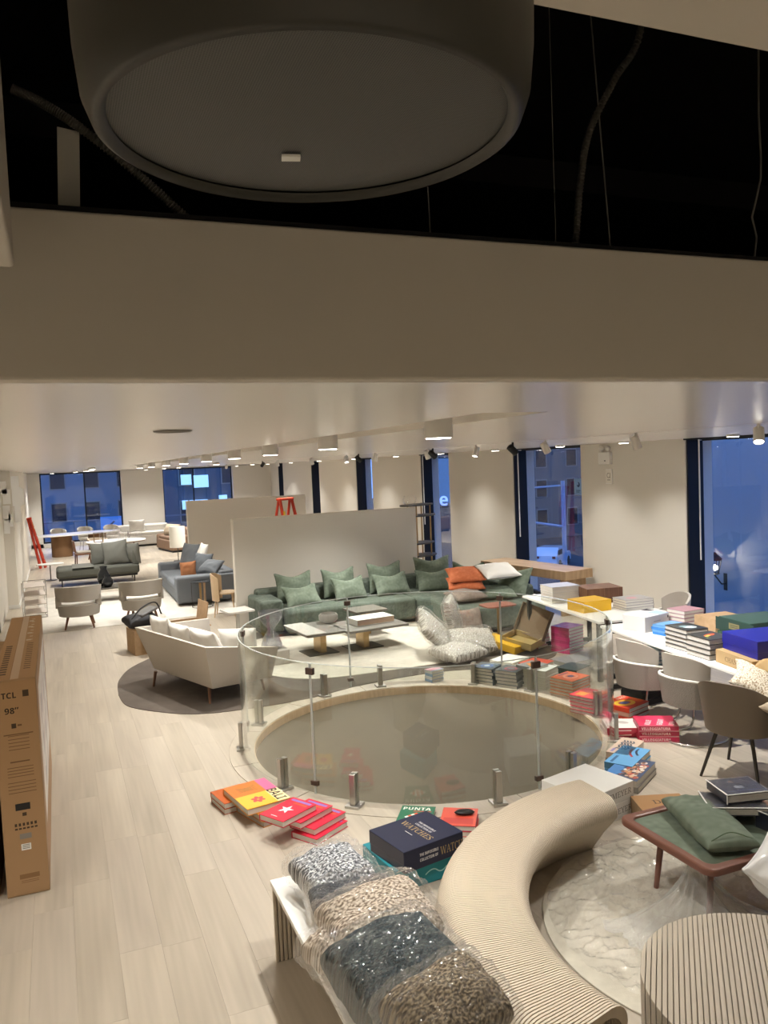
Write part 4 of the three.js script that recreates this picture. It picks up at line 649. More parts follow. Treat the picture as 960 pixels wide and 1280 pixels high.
{
  const y = 0.7405;
  box('gift_box', 'large white boxed set with torn black corner on the table', 0.42, 0.17, 0.3, phy(0xd9d6d6, 0.45), [5.98, y, -7.2], 0.22, { tex: T.marsk, lid: false, sideTex: canvas(200, 90, (c, w, h) => { c.fillStyle = '#cfcac9'; c.fillRect(0, 0, w, h); c.fillStyle = '#a09b9b'; c.fillRect(70, 30, 60, 6); c.fillRect(80, 60, 50, 5); c.fillStyle = '#333'; c.fillRect(186, 10, 10, 16); }) });
  stack('bright blue book beside the white boxed set', 'bright blue books', 4, 0.3, 0.24, 0.026, [0x3f86d8, 0x6ea6e0], [6.02, y, -6.85], 0.15, { jit: 0.008 });
  stack('mauve cloth book behind the bright blue books', 'mauve books', 5, 0.3, 0.26, 0.04, [0xb48a94, 0xa57a86], [6.4, y, -7.05], Math.PI + 0.1, { jit: 0.006 });
  box('kraft_carton', 'flat brown kraft carton behind the mauve books', 0.4, 0.2, 0.34, mat.kraft, [6.42, y, -6.55], -0.1, { lid: false });
  box('gift_box', 'dark green presentation box, upper of two', 0.56, 0.14, 0.46, phy(0x26463c, 0.55), [6.38, y + 0.1305, -6.02], -0.12, { sideTex: T.goldPlate, side: '-x' });
  box('gift_box', 'dark green presentation box, lower of two', 0.56, 0.13, 0.46, phy(0x21402f, 0.55), [6.36, y, -6.02], -0.1);
  stack('dusty pink book beside the dark green boxes', 'dusty pink books', 3, 0.34, 0.3, 0.036, [0xc9a0a4], [6.42, y, -5.42], Math.PI - 0.1, { tex: canvas(96, 96, (c, w, h) => { c.fillStyle = '#cf9aa2'; c.fillRect(0, 0, w, h); c.fillStyle = '#b0446a'; for (let k = 0; k < 6; k++) c.fillRect(30 + (k % 3) * 14, 30 + k * 5, 16, 8); }), jit: 0.006 });
  stack('black-edged grey book with pale bloom cover', 'grey bloom books', 5, 0.26, 0.32, 0.042, [0x47484a], [5.71, y, -6.28], Math.PI - 0.05, { tex: T.portrait, jit: 0.004, pages: std(0xc2bcb6, 0.9) });
  stack('black-edged grey book with flame coloured cover', 'grey flame books', 4, 0.28, 0.32, 0.048, [0x4b4b49], [5.66, y, -5.92], Math.PI - 0.05, { tex: T.flame, jit: 0.004, pages: std(0xc2bcb6, 0.9) });
  box('gift_box', 'tan presentation box with serif lettering under the royal blue box', 0.52, 0.12, 0.52, std(0xa88c62, 0.7), [5.75, y, -5.42], -0.18, { sideTex: T.chanel, side: '-x', lid: false });
  box('gift_box', 'royal blue presentation box on the tan box', 0.48, 0.16, 0.5, phy(0x1d1f86, 0.4), [5.8, y + 0.1205, -5.42], -0.18);
  single('paper_bag', 'crumpled kraft paper bag at the end of the book table', 'paper bag', at(pillow(0.46, 0.4, 0.16, { wr: 0.02, sd: 41, pw: 0.3 }).translate(0, -0.2, 0), 5.62, y + 0.085, -4.98, -Math.PI / 2 + 0.1, 0.3), std(0xb89a6c, 0.85));
  // far table
  stack('white hardback on the table beside the console', 'white hardbacks', 6, 0.42, 0.34, 0.036, [0xdcdad4, 0xc6c2bb], [6.22, y, -9.2], Math.PI - 0.1, { jit: 0.006 });
  box('gift_box', 'bright yellow presentation box on the table near the white hardbacks', 0.42, 0.14, 0.34, phy(0xd9a91c, 0.5), [6.14, y, -8.45], 0.0, { lid: false });
  box('wooden_crate_box', 'brown wooden presentation box behind the yellow box', 0.5, 0.2, 0.4, mat.walnut, [6.62, y, -8.9], -0.2);
  stack('grey pictorial book behind the white boxed set', 'grey pictorial books', 4, 0.4, 0.3, 0.032, [0x8d8a88, 0xb0a9a6], [6.66, y, -8.25], Math.PI - 0.1, { jit: 0.006, tex: canvas(96, 96, (c, w, h) => { c.fillStyle = '#a7a3a2'; c.fillRect(0, 0, w, h); c.fillStyle = '#c98a94'; c.fillRect(40, 30, 30, 30); }) });
  // under the table
  stack('teal cloth book under the book table', 'teal books under the table', 5, 0.32, 0.28, 0.04, [0x5d8a84, 0x7fa49c], [6.1, 0.2605, -7.35], 0.1, { jit: 0.01 });
  box('kraft_carton', 'brown carton under the teal books', 0.44, 0.26, 0.36, mat.kraft, [6.1, 0, -7.35], 0.05, { lid: false });
  stack('black hardback under the edge of the book table', 'black hardbacks', 4, 0.36, 0.3, 0.06, [0x1e1d1c], [5.78, 0, -7.02], 0.15, { jit: 0.014, pages: std(0x3a3734, 0.9) });
}
// wooden console by the window
{
  const t = thing('console_table', 'long light brown wooden console with thick top by the window', 'console', [7.86, 0, -12.44], 0.147);
  obj('top', bx(0.62, 0.15, 2.3, 0, 0.62, 0, 0.006), mat.oak, t);
  obj('leg_panel', bx(0.54, 0.62, 0.05, 0, 0, 1.0), mat.oak, t); obj('leg_panel', bx(0.54, 0.62, 0.05, 0, 0, -1.0), mat.oak, t);
}
// ================================================================ CHAIRS
function shell(R, th, a0, a1, y0, y1, flare = 0, dip = 0, seg = 28) {         // curved back: wider at top, lower at its ends
  const pos = [], idx = []; const ny = 6;
  const P = (i, j, o) => { const a = a0 + (a1 - a0) * i / seg, e = Math.abs(2 * i / seg - 1), top = y1 - dip * Math.pow(e, 2.5), f = j / ny, y = y0 + (top - y0) * f, r = R + flare * f + (o ? th : 0); return [r * Math.cos(a), y, -r * Math.sin(a)]; };
  const vid = (s, i, j) => s * (seg + 1) * (ny + 1) + i * (ny + 1) + j;
  for (const s of [0, 1]) for (let i = 0; i <= seg; i++) for (let j = 0; j <= ny; j++) pos.push(...P(i, j, s));
  for (let i = 0; i < seg; i++) for (let j = 0; j < ny; j++) { let a = vid(0, i, j), b = vid(0, i + 1, j), c = vid(0, i + 1, j + 1), d = vid(0, i, j + 1); idx.push(a, c, b, a, d, c); a = vid(1, i, j); b = vid(1, i + 1, j); c = vid(1, i + 1, j + 1); d = vid(1, i, j + 1); idx.push(a, b, c, a, c, d); }
  for (let i = 0; i < seg; i++) { idx.push(vid(0, i, ny), vid(1, i, ny), vid(1, i + 1, ny), vid(0, i, ny), vid(1, i + 1, ny), vid(0, i + 1, ny)); idx.push(vid(0, i, 0), vid(1, i + 1, 0), vid(1, i, 0), vid(0, i, 0), vid(0, i + 1, 0), vid(1, i + 1, 0)); }
  for (let j = 0; j < ny; j++) for (const i of [0, seg]) { const q = [vid(0, i, j), vid(0, i, j + 1), vid(1, i, j + 1), vid(1, i, j)]; idx.push(q[0], q[1], q[2], q[0], q[2], q[3]); }
  const g = new THREE.BufferGeometry(); g.setAttribute('position', new THREE.Float32BufferAttribute(pos, 3)); g.setIndex(idx); const h = toCreasedNormals(g, 0.9); return boxUV(clean(h));
}
// cantilever tub chair: back wraps round local +z ... front looks along +x
function tubChair() {
  const t = thing('tub_chair', 'tub', 'chair', [0, 0, 0]);
  obj('outer_back', shell(0.25, 0.035, 95 * D, 265 * D, 0.36, 0.62, 0.035, 0.06), mat.boucle, t);
  obj('inner_back', shell(0.225, 0.03, 108 * D, 252 * D, 0.46, 0.84, 0.03, 0.1), mat.lightFab, t);
  obj('trim_band', tube(Array.from({ length: 15 }, (_, k) => { const a = (92 + 176 * k / 14) * D; return [0.307 * Math.cos(a), 0.625 - 0.05 * Math.pow(Math.abs(k / 7 - 1), 2.5), -0.307 * Math.sin(a)]; }), 0.014, 40, 8), mat.whiteFab, t);
  obj('seat', [plate(ellipse(0.27, 0.25), 0.1, 0.38, 0.03, 28), bx(0.2, 0.1, 0.46, 0.12, 0.38, 0, 0.04)], mat.lightFab, t);
  obj('frame', [tube([[0.1, 0.37, 0.2], [0.2, 0.36, 0.22], [0.24, 0.3, 0.22], [0.22, 0.06, 0.22], [0.18, 0.016, 0.22], [-0.1, 0.014, 0.22], [-0.24, 0.014, 0.12], [-0.27, 0.014, 0], [-0.24, 0.014, -0.12], [-0.1, 0.014, -0.22], [0.18, 0.016, -0.22], [0.22, 0.06, -0.22], [0.24, 0.3, -0.22], [0.2, 0.36, -0.22], [0.1, 0.37, -0.2]], 0.0125, 90, 8)], mat.chrome, t);
  return t;
}
{
  const a = tubChair(); a.position.set(5.42, 0, -6.55); a.rotation.y = 0.1;
  tag(a, 'pinkish beige tub chair with steel cantilever frame next to the teal books', 'chair', 'tub chairs at the book table');
  copy(a, [5.4, 0, -5.85], 0.1, 'pinkish beige tub chair with steel cantilever frame beside the dark taupe chair');
  copy(a, [7.3, 0, -8.35], Math.PI - 0.1, 'pinkish beige tub chair on the window side of the book table');
}
function shellChair(x, z, turn, m, label) {                                   // upholstered wing-arm shell on four splayed metal legs, front along +x
  const t = thing('dining_chair', label, 'chair', [x, 0, z], turn);
  obj('backrest', shell(0.25, 0.028, 92 * D, 268 * D, 0.40, 0.84, 0.05, 0.24, 32), m, t);
  obj('seat', plate(roundRect(0.5, 0.48, 0.16, 0.03), 0.09, 0.385, 0.025, 10), m, t);
  for (const [a, b] of [[1, 1], [1, -1], [-1, 1], [-1, -1]]) obj('leg', rod([a * 0.15 + 0.02, 0.39, b * 0.14], [a * 0.25 + 0.02, 0, b * 0.24], 0.017, 0.011), mat.darkMetal, t);
  return t;
}
shellChair(5.1, -5.0, 0.35, mat.taupeLeather, 'dark taupe leather chair with slim metal legs beside the raspberry books');
shellChair(5.22, -4.28, 0.3, mat.lightFab, 'beige chair holding cream cushions beside the dark taupe chair');
function loose(name, label, w, h, d, m, [x, y, z], [rx, ry, rz], sd, group, o = {}) {
  const t = thing(name, label, 'cushion', [x, y, z], ry, group); const g = pillow(w, h, d, { sd, ...o }); g.translate(0, -h / 2, 0);
  obj('cover', at(g, 0, 0, 0, rx, 0, rz), m, t);
  const pn = o.pinch ?? 0.07, ch = o.chop ?? 0, sp = [], E = 10;
  const pt = (u, v) => [w / 2 * u * (1 - pn * (1 - v * v)), h / 2 * v * (1 - pn * (1 - u * u)) - ch * Math.pow(Math.max(0, v), 2) * Math.pow(1 - u * u, 2), 0];
  for (let k = 0; k < E; k++) sp.push(pt(-1 + 2 * k / E, -1)); for (let k = 0; k < E; k++) sp.push(pt(1, -1 + 2 * k / E)); for (let k = 0; k < E; k++) sp.push(pt(1 - 2 * k / E, 1)); for (let k = 0; k < E; k++) sp.push(pt(-1, 1 - 2 * k / E));
  obj('seam', at(tube(sp, 0.003, 80, 5, true), 0, 0, 0, rx, 0, rz), m, t);
  return t;
}
loose('cushion', 'cream fringed woven cushion lying across the dark taupe chair', 0.6, 0.44, 0.16, K.cream, [5.28, 0.76, -4.98], [-1.15, 0.5, 0.2], 51, 'cream cushions', { chop: 0.02 });
loose('cushion', 'plain cream cushion with tasselled corner on the beige chair', 0.6, 0.42, 0.18, mat.beige, [5.22, 0.66, -4.5], [-1.3, 0.3, 0], 52, 'cream cushions');
loose('cushion', 'pale taupe cushion on top of the cream cushions', 0.4, 0.34, 0.12, mat.greyFab, [5.36, 0.84, -4.62], [-1.1, 0.7, 0.2], 53, 'cream cushions');
loose('cushion', 'white plastic-bagged cushion beside the low reddish-brown table', 0.5, 0.44, 0.2, phy(0xe9e8e6, 0.3), [3.5, 0.42, -3.08], [-1.0, 0.3, 0.2], 54, undefined, { pw: 0.32, wr: 0.012 });
// film-wrapped books on the low table
{
  const wrapM = phy(0xf2f3f5, 0.12, { transmission: 0.75, thickness: 0 });
  const wb = (label, w, d, h, p, a) => { const o = book(label, w, d, h, 0x22263a, p, a, 'film-wrapped books', { tex: T.film2 }); obj('shrink_film', bx(w + 0.012, h + 0.008, d + 0.012, 0, 0, 0, 0.005), mat.film, o); obj('film_edge', [bx(w + 0.012, 0.004, 0.006, 0, h + 0.004, d / 2 + 0.004), bx(0.008, 0.004, d + 0.012, -w / 2 - 0.003, h + 0.004, 0), bx(0.006, h, 0.006, -w / 2 - 0.004, 0, d / 2 + 0.004), bx(0.006, h, 0.006, w / 2 + 0.004, 0, d / 2 + 0.004)], mat.paper, o); };
  wb('navy film-wrapped book lying upright-edged at the table end', 0.3, 0.24, 0.1, [3.94, 0.4185, -3.5], 0.1);
  wb('navy film-wrapped book in the middle of the wrapped pile', 0.34, 0.24, 0.045, [3.74, 0.492, -3.74], -0.5);
  wb('navy film-wrapped book topmost on the green-topped table', 0.28, 0.24, 0.05, [3.82, 0.547, -3.78], -0.25);
  single('cushion_pad', 'added sage green suede pad propping up the film-wrapped books', 'cushion', bx(0.26, 0.07, 0.2, 3.84, 0.4185, -3.84, 0.03), mat.green);  // pad added only to hold the wrapped books up
}

// ================================================================ CARTON OF A LARGE TELEVISION
{
  const t = thing('television_carton', 'tall narrow brown cardboard television carton lettered 98 inches', 'carton', [-0.325, 0, -6.9]);
  const W = 0.255, L = 2.52, H = 1.42;
  obj('body', bx(W, H, L, 0, 0, 0, 0.006), mat.kraft, t);
  const end = canvas(180, 1000, (c, w, h) => { c.fillStyle = '#b08d68'; c.fillRect(0, 0, w, h); c.fillStyle = '#33281c'; c.font = 'bold 38px sans-serif'; c.fillText('TCL', 30, 78); c.font = 'bold 40px sans-serif'; c.fillText('98”', 40, 150); c.fillStyle = '#4c3d2c'; c.fillRect(122, 46, 26, 30); c.fillRect(66, 196, 20, 22); c.fillStyle = '#76593c'; c.fillRect(92, 202, 18, 8); for (let k = 0; k < 5; k++) c.fillRect(48, 252 + k * 16, 90, 3); c.fillRect(30, 244, 126, 5); c.fillRect(50, 372, 84, 6); for (let k = 0; k < 4; k++) c.fillRect(36, 400 + k * 14, 112, 3); for (let k = 0; k < 4; k++) c.fillRect(34, 470 + k * 16, 120, 3); c.fillStyle = '#4c3d2c'; c.fillRect(86, 616, 18, 16); for (let k = 0; k < 6; k++) { c.fillRect(50 + k * 17, 664, 10, 14); c.fillRect(50 + k * 17, 686, 12, 8); } c.fillStyle = '#8f6c48'; c.fillRect(56, 906, 86, 22); for (let k = 0; k < 2; k++) c.fillRect(62, 936 + k * 8, 76, 3); });
  obj('end_print', at(clean(new THREE.PlaneGeometry(W * 0.97, H * 0.985)), 0, H / 2, L / 2 + 0.0012), std(0xffffff, 0.85, { map: end }), t);
  const top = canvas(140, 1024, (c, w, h) => { c.fillStyle = '#ab8862'; c.fillRect(0, 0, w, h); c.fillStyle = '#8a6642'; c.fillRect(54, 0, 30, h); c.fillStyle = '#5f4a33'; for (let k = 0; k < 14; k++) { c.fillRect(14, 560 + k * 30, 24, 18); c.fillRect(96, 540 + k * 28, 24, 9); } c.fillStyle = '#c9bba6'; for (let k = 0; k < 8; k++) { c.fillRect(64 + (k % 2) * 24, 40 + k * 62, 20, 22); c.fillRect(100, 70 + k * 58, 14, 12); } });
  obj('top_print', at(clean(new THREE.PlaneGeometry(W * 0.97, L * 0.99)), 0, H + 0.0012, 0, -Math.PI / 2), std(0xffffff, 0.85, { map: top }), t);
  const sideT = canvas(1024, 560, (c, w, h) => { c.fillStyle = '#a58261'; c.fillRect(0, 0, w, h); c.fillStyle = '#d8d4ce'; c.fillRect(110, 50, 850, 380); c.fillStyle = '#c9b8b4'; for (let k = 0; k < 40; k++) { c.fillStyle = ['#cfc6c2', '#c3b4b2', '#dcd9d4', '#b9b7b8'][k % 4]; c.beginPath(); c.ellipse(130 + (k * 137) % 800, 80 + (k * 71) % 320, 60, 28, k, 0, 7); c.fill(); } c.fillStyle = '#a58261'; c.fillRect(0, 430, w, 130); c.fillRect(0, 0, 110, h); c.fillRect(960, 0, 64, h); c.fillRect(0, 0, w, 50); });
  obj('side_print', at(clean(new THREE.PlaneGeometry(L * 0.99, H * 0.98)), W / 2 + 0.0012, H / 2, 0, 0, Math.PI / 2), std(0xffffff, 0.6, { map: sideT }), t);
  obj('hand_hole', [bx(0.088, 0.045, 0.006, 0.0, 0.565, L / 2, 0.002)], std(0x111315, 0.4), t);
  obj('grey_label', bx(0.07, 0.035, 0.001, 0.005, 0.375, L / 2 + 0.0015), std(0x8b8680, 0.6), t);
  const st = obj('white_label', bx(0.058, 0.042, 0.001, 0.004, 0.3, L / 2 + 0.0015), mat.paper, t);
  obj('label_print', [0, 1, 2].map(k => bx(0.044, 0.004, 0.0005, 0.004, 0.31 + k * 0.011, L / 2 + 0.0022)), std(0x6b6a68, 0.8), st);
  obj('tape', bx(0.05, 0.0008, L, 0.0, H + 0.0014, 0), phy(0xb08d64, 0.3), t);
  const b = thing('carton', 'brown cardboard carton standing behind the television carton', 'carton', [-0.62, 0, -6.75]);
  obj('body', bx(0.24, 1.28, 2.1, 0, 0, 0, 0.006), mat.kraft, b); obj('tape', bx(0.05, 0.0008, 2.1, 0, 1.2806, 0), phy(0xb08d64, 0.3), b);
}

// ================================================================ LOUNGE: RUGS, GREEN SOFA, COFFEE TABLES, WHITE LOVESEAT
{
  const s = new THREE.Shape(); const pts = [[0.55, -10.3], [0.62, -9.75], [0.95, -9.3], [1.32, -9.02], [1.9, -8.93], [2.6, -8.97], [3.4, -9.2], [4.4, -9.25], [5.4, -9.0], [6.2, -9.3], [6.3, -10.4], [5.2, -12.2], [3.2, -13.0], [1.9, -12.9], [0.95, -11.9], [0.62, -11.1]];
  s.moveTo(pts[0][0], -pts[0][1]); s.splineThru(pts.slice(1).concat([pts[0]]).map(p => new THREE.Vector2(p[0], -p[1])));
  single('brown_rug', 'organic-shaped dark taupe rug under the white loveseat', 'rug', plate(s, 0.008, 0, 0.002, 80), fabric(0xffffff, { map: rep(tint(0x584e46, 14, 4, 4, 6), 0.7) }));
  const l = new THREE.Shape(); const q = [[2.3, -10.4], [2.85, -9.75], [4.0, -9.62], [5.2, -9.7], [5.9, -10.4], [5.7, -11.6], [4.7, -12.3], [3.2, -12.6], [2.4, -12.0]];
  l.moveTo(q[0][0], -q[0][1]); l.splineThru(q.slice(1).concat([q[0]]).map(p => new THREE.Vector2(p[0], -p[1])));
  single('light_rug', 'off-white rounded rug under the grey coffee tables', 'rug', plate(l, 0.009, 0.008, 0.003, 80), fabric(0xffffff, { map: rep(tint(0xc9c1b4, 16, 5, 5, 9), 0.8) }));
}
{
  const t = thing('corner_sofa', 'large olive green velvet corner sofa with low block arms', 'sofa', [0, 0, 0]), m = mat.greenSofa;
  obj('armrest', bc(2.88, 3.26, 0.06, 0.58, -13.5, -12.55, 0.05), m, t);
  obj('seat', bc(3.26, 5.5, 0.06, 0.42, -13.4, -12.35, 0.06), m, t);
  const c = new THREE.Shape(); [[5.5, 13.4], [5.5, 12.35], [5.62, 11.95], [5.62, 10.85], [7.05, 10.85], [7.05, 13.4]].forEach((p, i) => i ? c.lineTo(...p) : c.moveTo(...p)); c.closePath();
  obj('corner_seat', plate(c, 0.36, 0.06, 0.045), m, t);
  obj('backrest', bc(3.0, 7.2, 0.06, 0.66, -13.58, -13.3, 0.06), m, t);
  obj('side_backrest', bc(6.85, 7.15, 0.06, 0.62, -13.3, -11.3, 0.06), m, t);
  obj('plinth', [bc(2.95, 5.5, 0.0, 0.06, -13.45, -12.45), bc(5.7, 7.0, 0, 0.06, -13.4, -10.95)], mat.black, t);
}
const gp = 'olive green cushions on the corner sofa';
const G = (label, x, y, z, ry, rx, sd, w = 0.62, h = 0.5) => loose('sofa_cushion', label, w, h, 0.17, mat.green, [x, y, z], [rx, ry, 0.0], sd, gp, { chop: 0.07 });
G('upright green cushion at the block arm end of the sofa', 3.62, 0.68, -13.2, 0.12, -0.22, 61, 0.66);
G('slumped green cushion in front of the one at the block arm', 3.66, 0.57, -12.9, 0.15, -0.75, 62, 0.62, 0.42);
G('upright green cushion in the second pair from the block arm', 4.42, 0.68, -13.2, 0.1, -0.22, 63, 0.62);
G('green cushion leaning on the second upright green cushion', 4.52, 0.6, -12.96, 0.1, -0.55, 64, 0.6, 0.42);
G('upright green cushion in the third pair from the block arm', 5.28, 0.69, -13.2, 0.08, -0.2, 65, 0.66, 0.54);
G('green cushion leaning on the third upright green cushion', 5.3, 0.6, -12.96, 0.1, -0.55, 66, 0.66, 0.42);
G('upright green cushion at the sofa corner', 6.2, 0.71, -13.18, -0.1, -0.2, 67, 0.68, 0.56);
G('green cushion leaning on the upright corner cushion', 6.1, 0.6, -12.9, -0.1, -0.55, 68, 0.66, 0.42);
G('green cushion standing edge-on between corner and orange cushions', 6.5, 0.68, -12.4, -0.9, -0.2, 69, 0.6, 0.5);
G('green cushion under the white cushion', 6.55, 0.53, -11.5, -0.4, -1.35, 70, 0.6, 0.5);
G('green cushion tilted beside the white cushion and console', 6.88, 0.68, -11.5, -1.2, -0.5, 71, 0.62, 0.5);
loose('cushion', 'burnt orange cushion, upper of two on the sofa', 0.6, 0.46, 0.16, mat.orange, [6.12, 0.82, -11.75], [-1.2, -0.35, 0.06], 72, 'burnt orange cushions');
loose('cushion', 'burnt orange cushion, lower of two on the sofa', 0.6, 0.46, 0.16, mat.orange, [6.1, 0.68, -11.72], [-1.3, -0.3, -0.05], 73, 'burnt orange cushions');
loose('cushion', 'white cushion balanced on the green and orange cushions', 0.62, 0.5, 0.18, mat.whiteFab, [6.62, 0.86, -11.55], [-1.25, -0.1, 0.05], 74);
loose('cushion', 'taupe velvet cushion under the burnt orange ones', 0.56, 0.46, 0.2, mat.taupe, [5.98, 0.53, -11.5], [-1.45, 0.1, 0], 75, undefined, {});
loose('cushion', 'taupe velvet cushion propped against the sofa seat', 0.5, 0.42, 0.18, mat.taupe, [5.62, 0.25, -10.72], [-0.3, 0.2, 0], 76);
// wrapped silver cushions on the light rug
const silver = (label, w, h, d, p, r, sd) => { const o = wrapped(label, w, h, d, K.silver, p, r, sd, 1.02); o.userData.group = 'silver knitted cushions on the rug'; };
silver('silver knitted cushion lying flat beside the small blue books', 0.62, 0.52, 0.2, [4.86, 0.13, -9.62], [-1.5, 0.3, 0], 81);
silver('silver knitted cushion tilted on its corner on the rug', 0.58, 0.52, 0.18, [4.72, 0.36, -10.05], [-0.7, 0.9, 0.5], 82);
silver('silver knitted cushion standing upright behind the tilted ones', 0.5, 0.58, 0.16, [5.2, 0.42, -10.45], [-0.15, 0.95, 0.1], 83);
silver('silver grey smooth cushion squashed beside the yellow box', 0.62, 0.44, 0.2, [5.2, 0.2, -9.85], [-1.1, -0.1, -0.1], 84);
// coffee tables
{
  const top = std(0x6f6a63, 0.5), a = thing('coffee_table', 'grey coffee table carrying the large book', 'table', [4.12, 0.017, -11.1], 0.1);
  obj('tabletop', bx(0.98, 0.035, 0.8, 0, 0.3, 0, 0.006), top, a);
  obj('pedestal', bx(0.09, 0.3, 0.26, -0.08, 0, 0), mat.brass, a); obj('foot_plate', bx(0.5, 0.012, 0.4, -0.08, 0, 0), mat.darkMetal, a);
  const b = thing('coffee_table', 'grey and white coffee table carrying the glass bowl', 'table', [3.36, 0.017, -11.2], 0.1);
  obj('tabletop', [plate(roundRect(0.62, 0.9, 0.06), 0.035, 0.3, 0.004)], top, b); obj('marble_top', bx(0.3, 0.012, 0.9, -0.17, 0.336, 0, 0.004), phy(0xd9d6d0, 0.25), b);
  obj('pedestal', bx(0.09, 0.3, 0.26, 0.02, 0, 0.1), mat.brass, b); obj('foot_plate', bx(0.46, 0.012, 0.42, 0, 0, 0.1), mat.darkMetal, b);
  const c = thing('coffee_table', 'small square grey coffee table at the sofa side', 'table', [4.42, 0.017, -11.95], 0.1);
  obj('tabletop', bx(0.55, 0.035, 0.5, 0, 0.36, 0, 0.006), top, c); obj('pedestal', bx(0.08, 0.36, 0.2), mat.brass, c);
  const k = book('large pictorial book with pale cover on the grey coffee table', 0.62, 0.36, 0.085, 0xdad8d2, [4.2, 0.353, -11.15], 0.12, undefined, { tex: canvas(200, 120, (x, w, h) => { x.fillStyle = '#e4e3df'; x.fillRect(0, 0, w, h); x.fillStyle = '#8a8f92'; for (let i = 0; i < 16; i++) { x.beginPath(); x.ellipse(90 + (i * 17) % 70, 34 + (i * 13) % 50, 9, 4, i, 0, 7); x.fill(); } }), pages: std(0xb99a84, 0.85) });
  single('glass_bowl', 'thick frosted glass bowl on the coffee table', 'bowl', at(lathe([[0, 0.02], [0.1, 0.02], [0.14, 0.06], [0.145, 0.12], [0.12, 0.15], [0.115, 0.15], [0.13, 0.11], [0.12, 0.06], [0, 0.04]], 32), 3.66, 0.338, -11.5), phy(0xdedad6, 0.3, { transmission: 0.7, thickness: 0 }));
  single('hourglass_vase', 'clear ribbed hourglass vase on a low stand behind the glass', 'vase', at(lathe([[0.001, 0], [0.14, 0.0], [0.145, 0.06], [0.11, 0.16], [0.05, 0.25], [0.05, 0.28], [0.11, 0.35], [0.16, 0.43], [0.165, 0.52], [0.158, 0.52], [0.152, 0.43], [0.1, 0.355], [0.042, 0.29], [0.04, 0.25], [0.1, 0.15], [0.135, 0.06]], 40), 2.62, 0.2165, -10.85), phy(0xe3e3e6, 0.05, { transmission: 0.9, thickness: 0 }));
  single('vase_stand', 'low pale stand under the hourglass vase', 'stand', bx(0.4, 0.2, 0.4, 2.62, 0.0165, -10.85, 0.02), mat.lightFab);
}
{ // small side tables
  const t = thing('side_table', 'small reddish side table in front of the orange cushions', 'table', [6.1, 0, -10.55]); t.position.set(5.98, 0.0085, -10.48);
  obj('tabletop', plate(roundRect(0.5, 0.38, 0.1), 0.022, 0.5, 0.006), wood(0x8a5444, 20, 41), t); obj('stem', rod([0, 0.01, 0], [0, 0.5, 0], 0.018), mat.brass, t); obj('foot_plate', cy(0.14, 0.14, 0.012, 0, 0, 0), mat.brass, t);
  const s = thing('side_table', 'square white marble side table at the end of the green sofa', 'table', [2.5, 0.0085, -12.5], 0.15);
  obj('tabletop', bx(0.42, 0.03, 0.42, 0, 0.48, 0, 0.004), phy(0xd8d4cc, 0.25), s); obj('stem', bx(0.05, 0.48, 0.05), mat.steel, s); obj('foot_plate', bx(0.3, 0.012, 0.26), mat.steel, s);
}
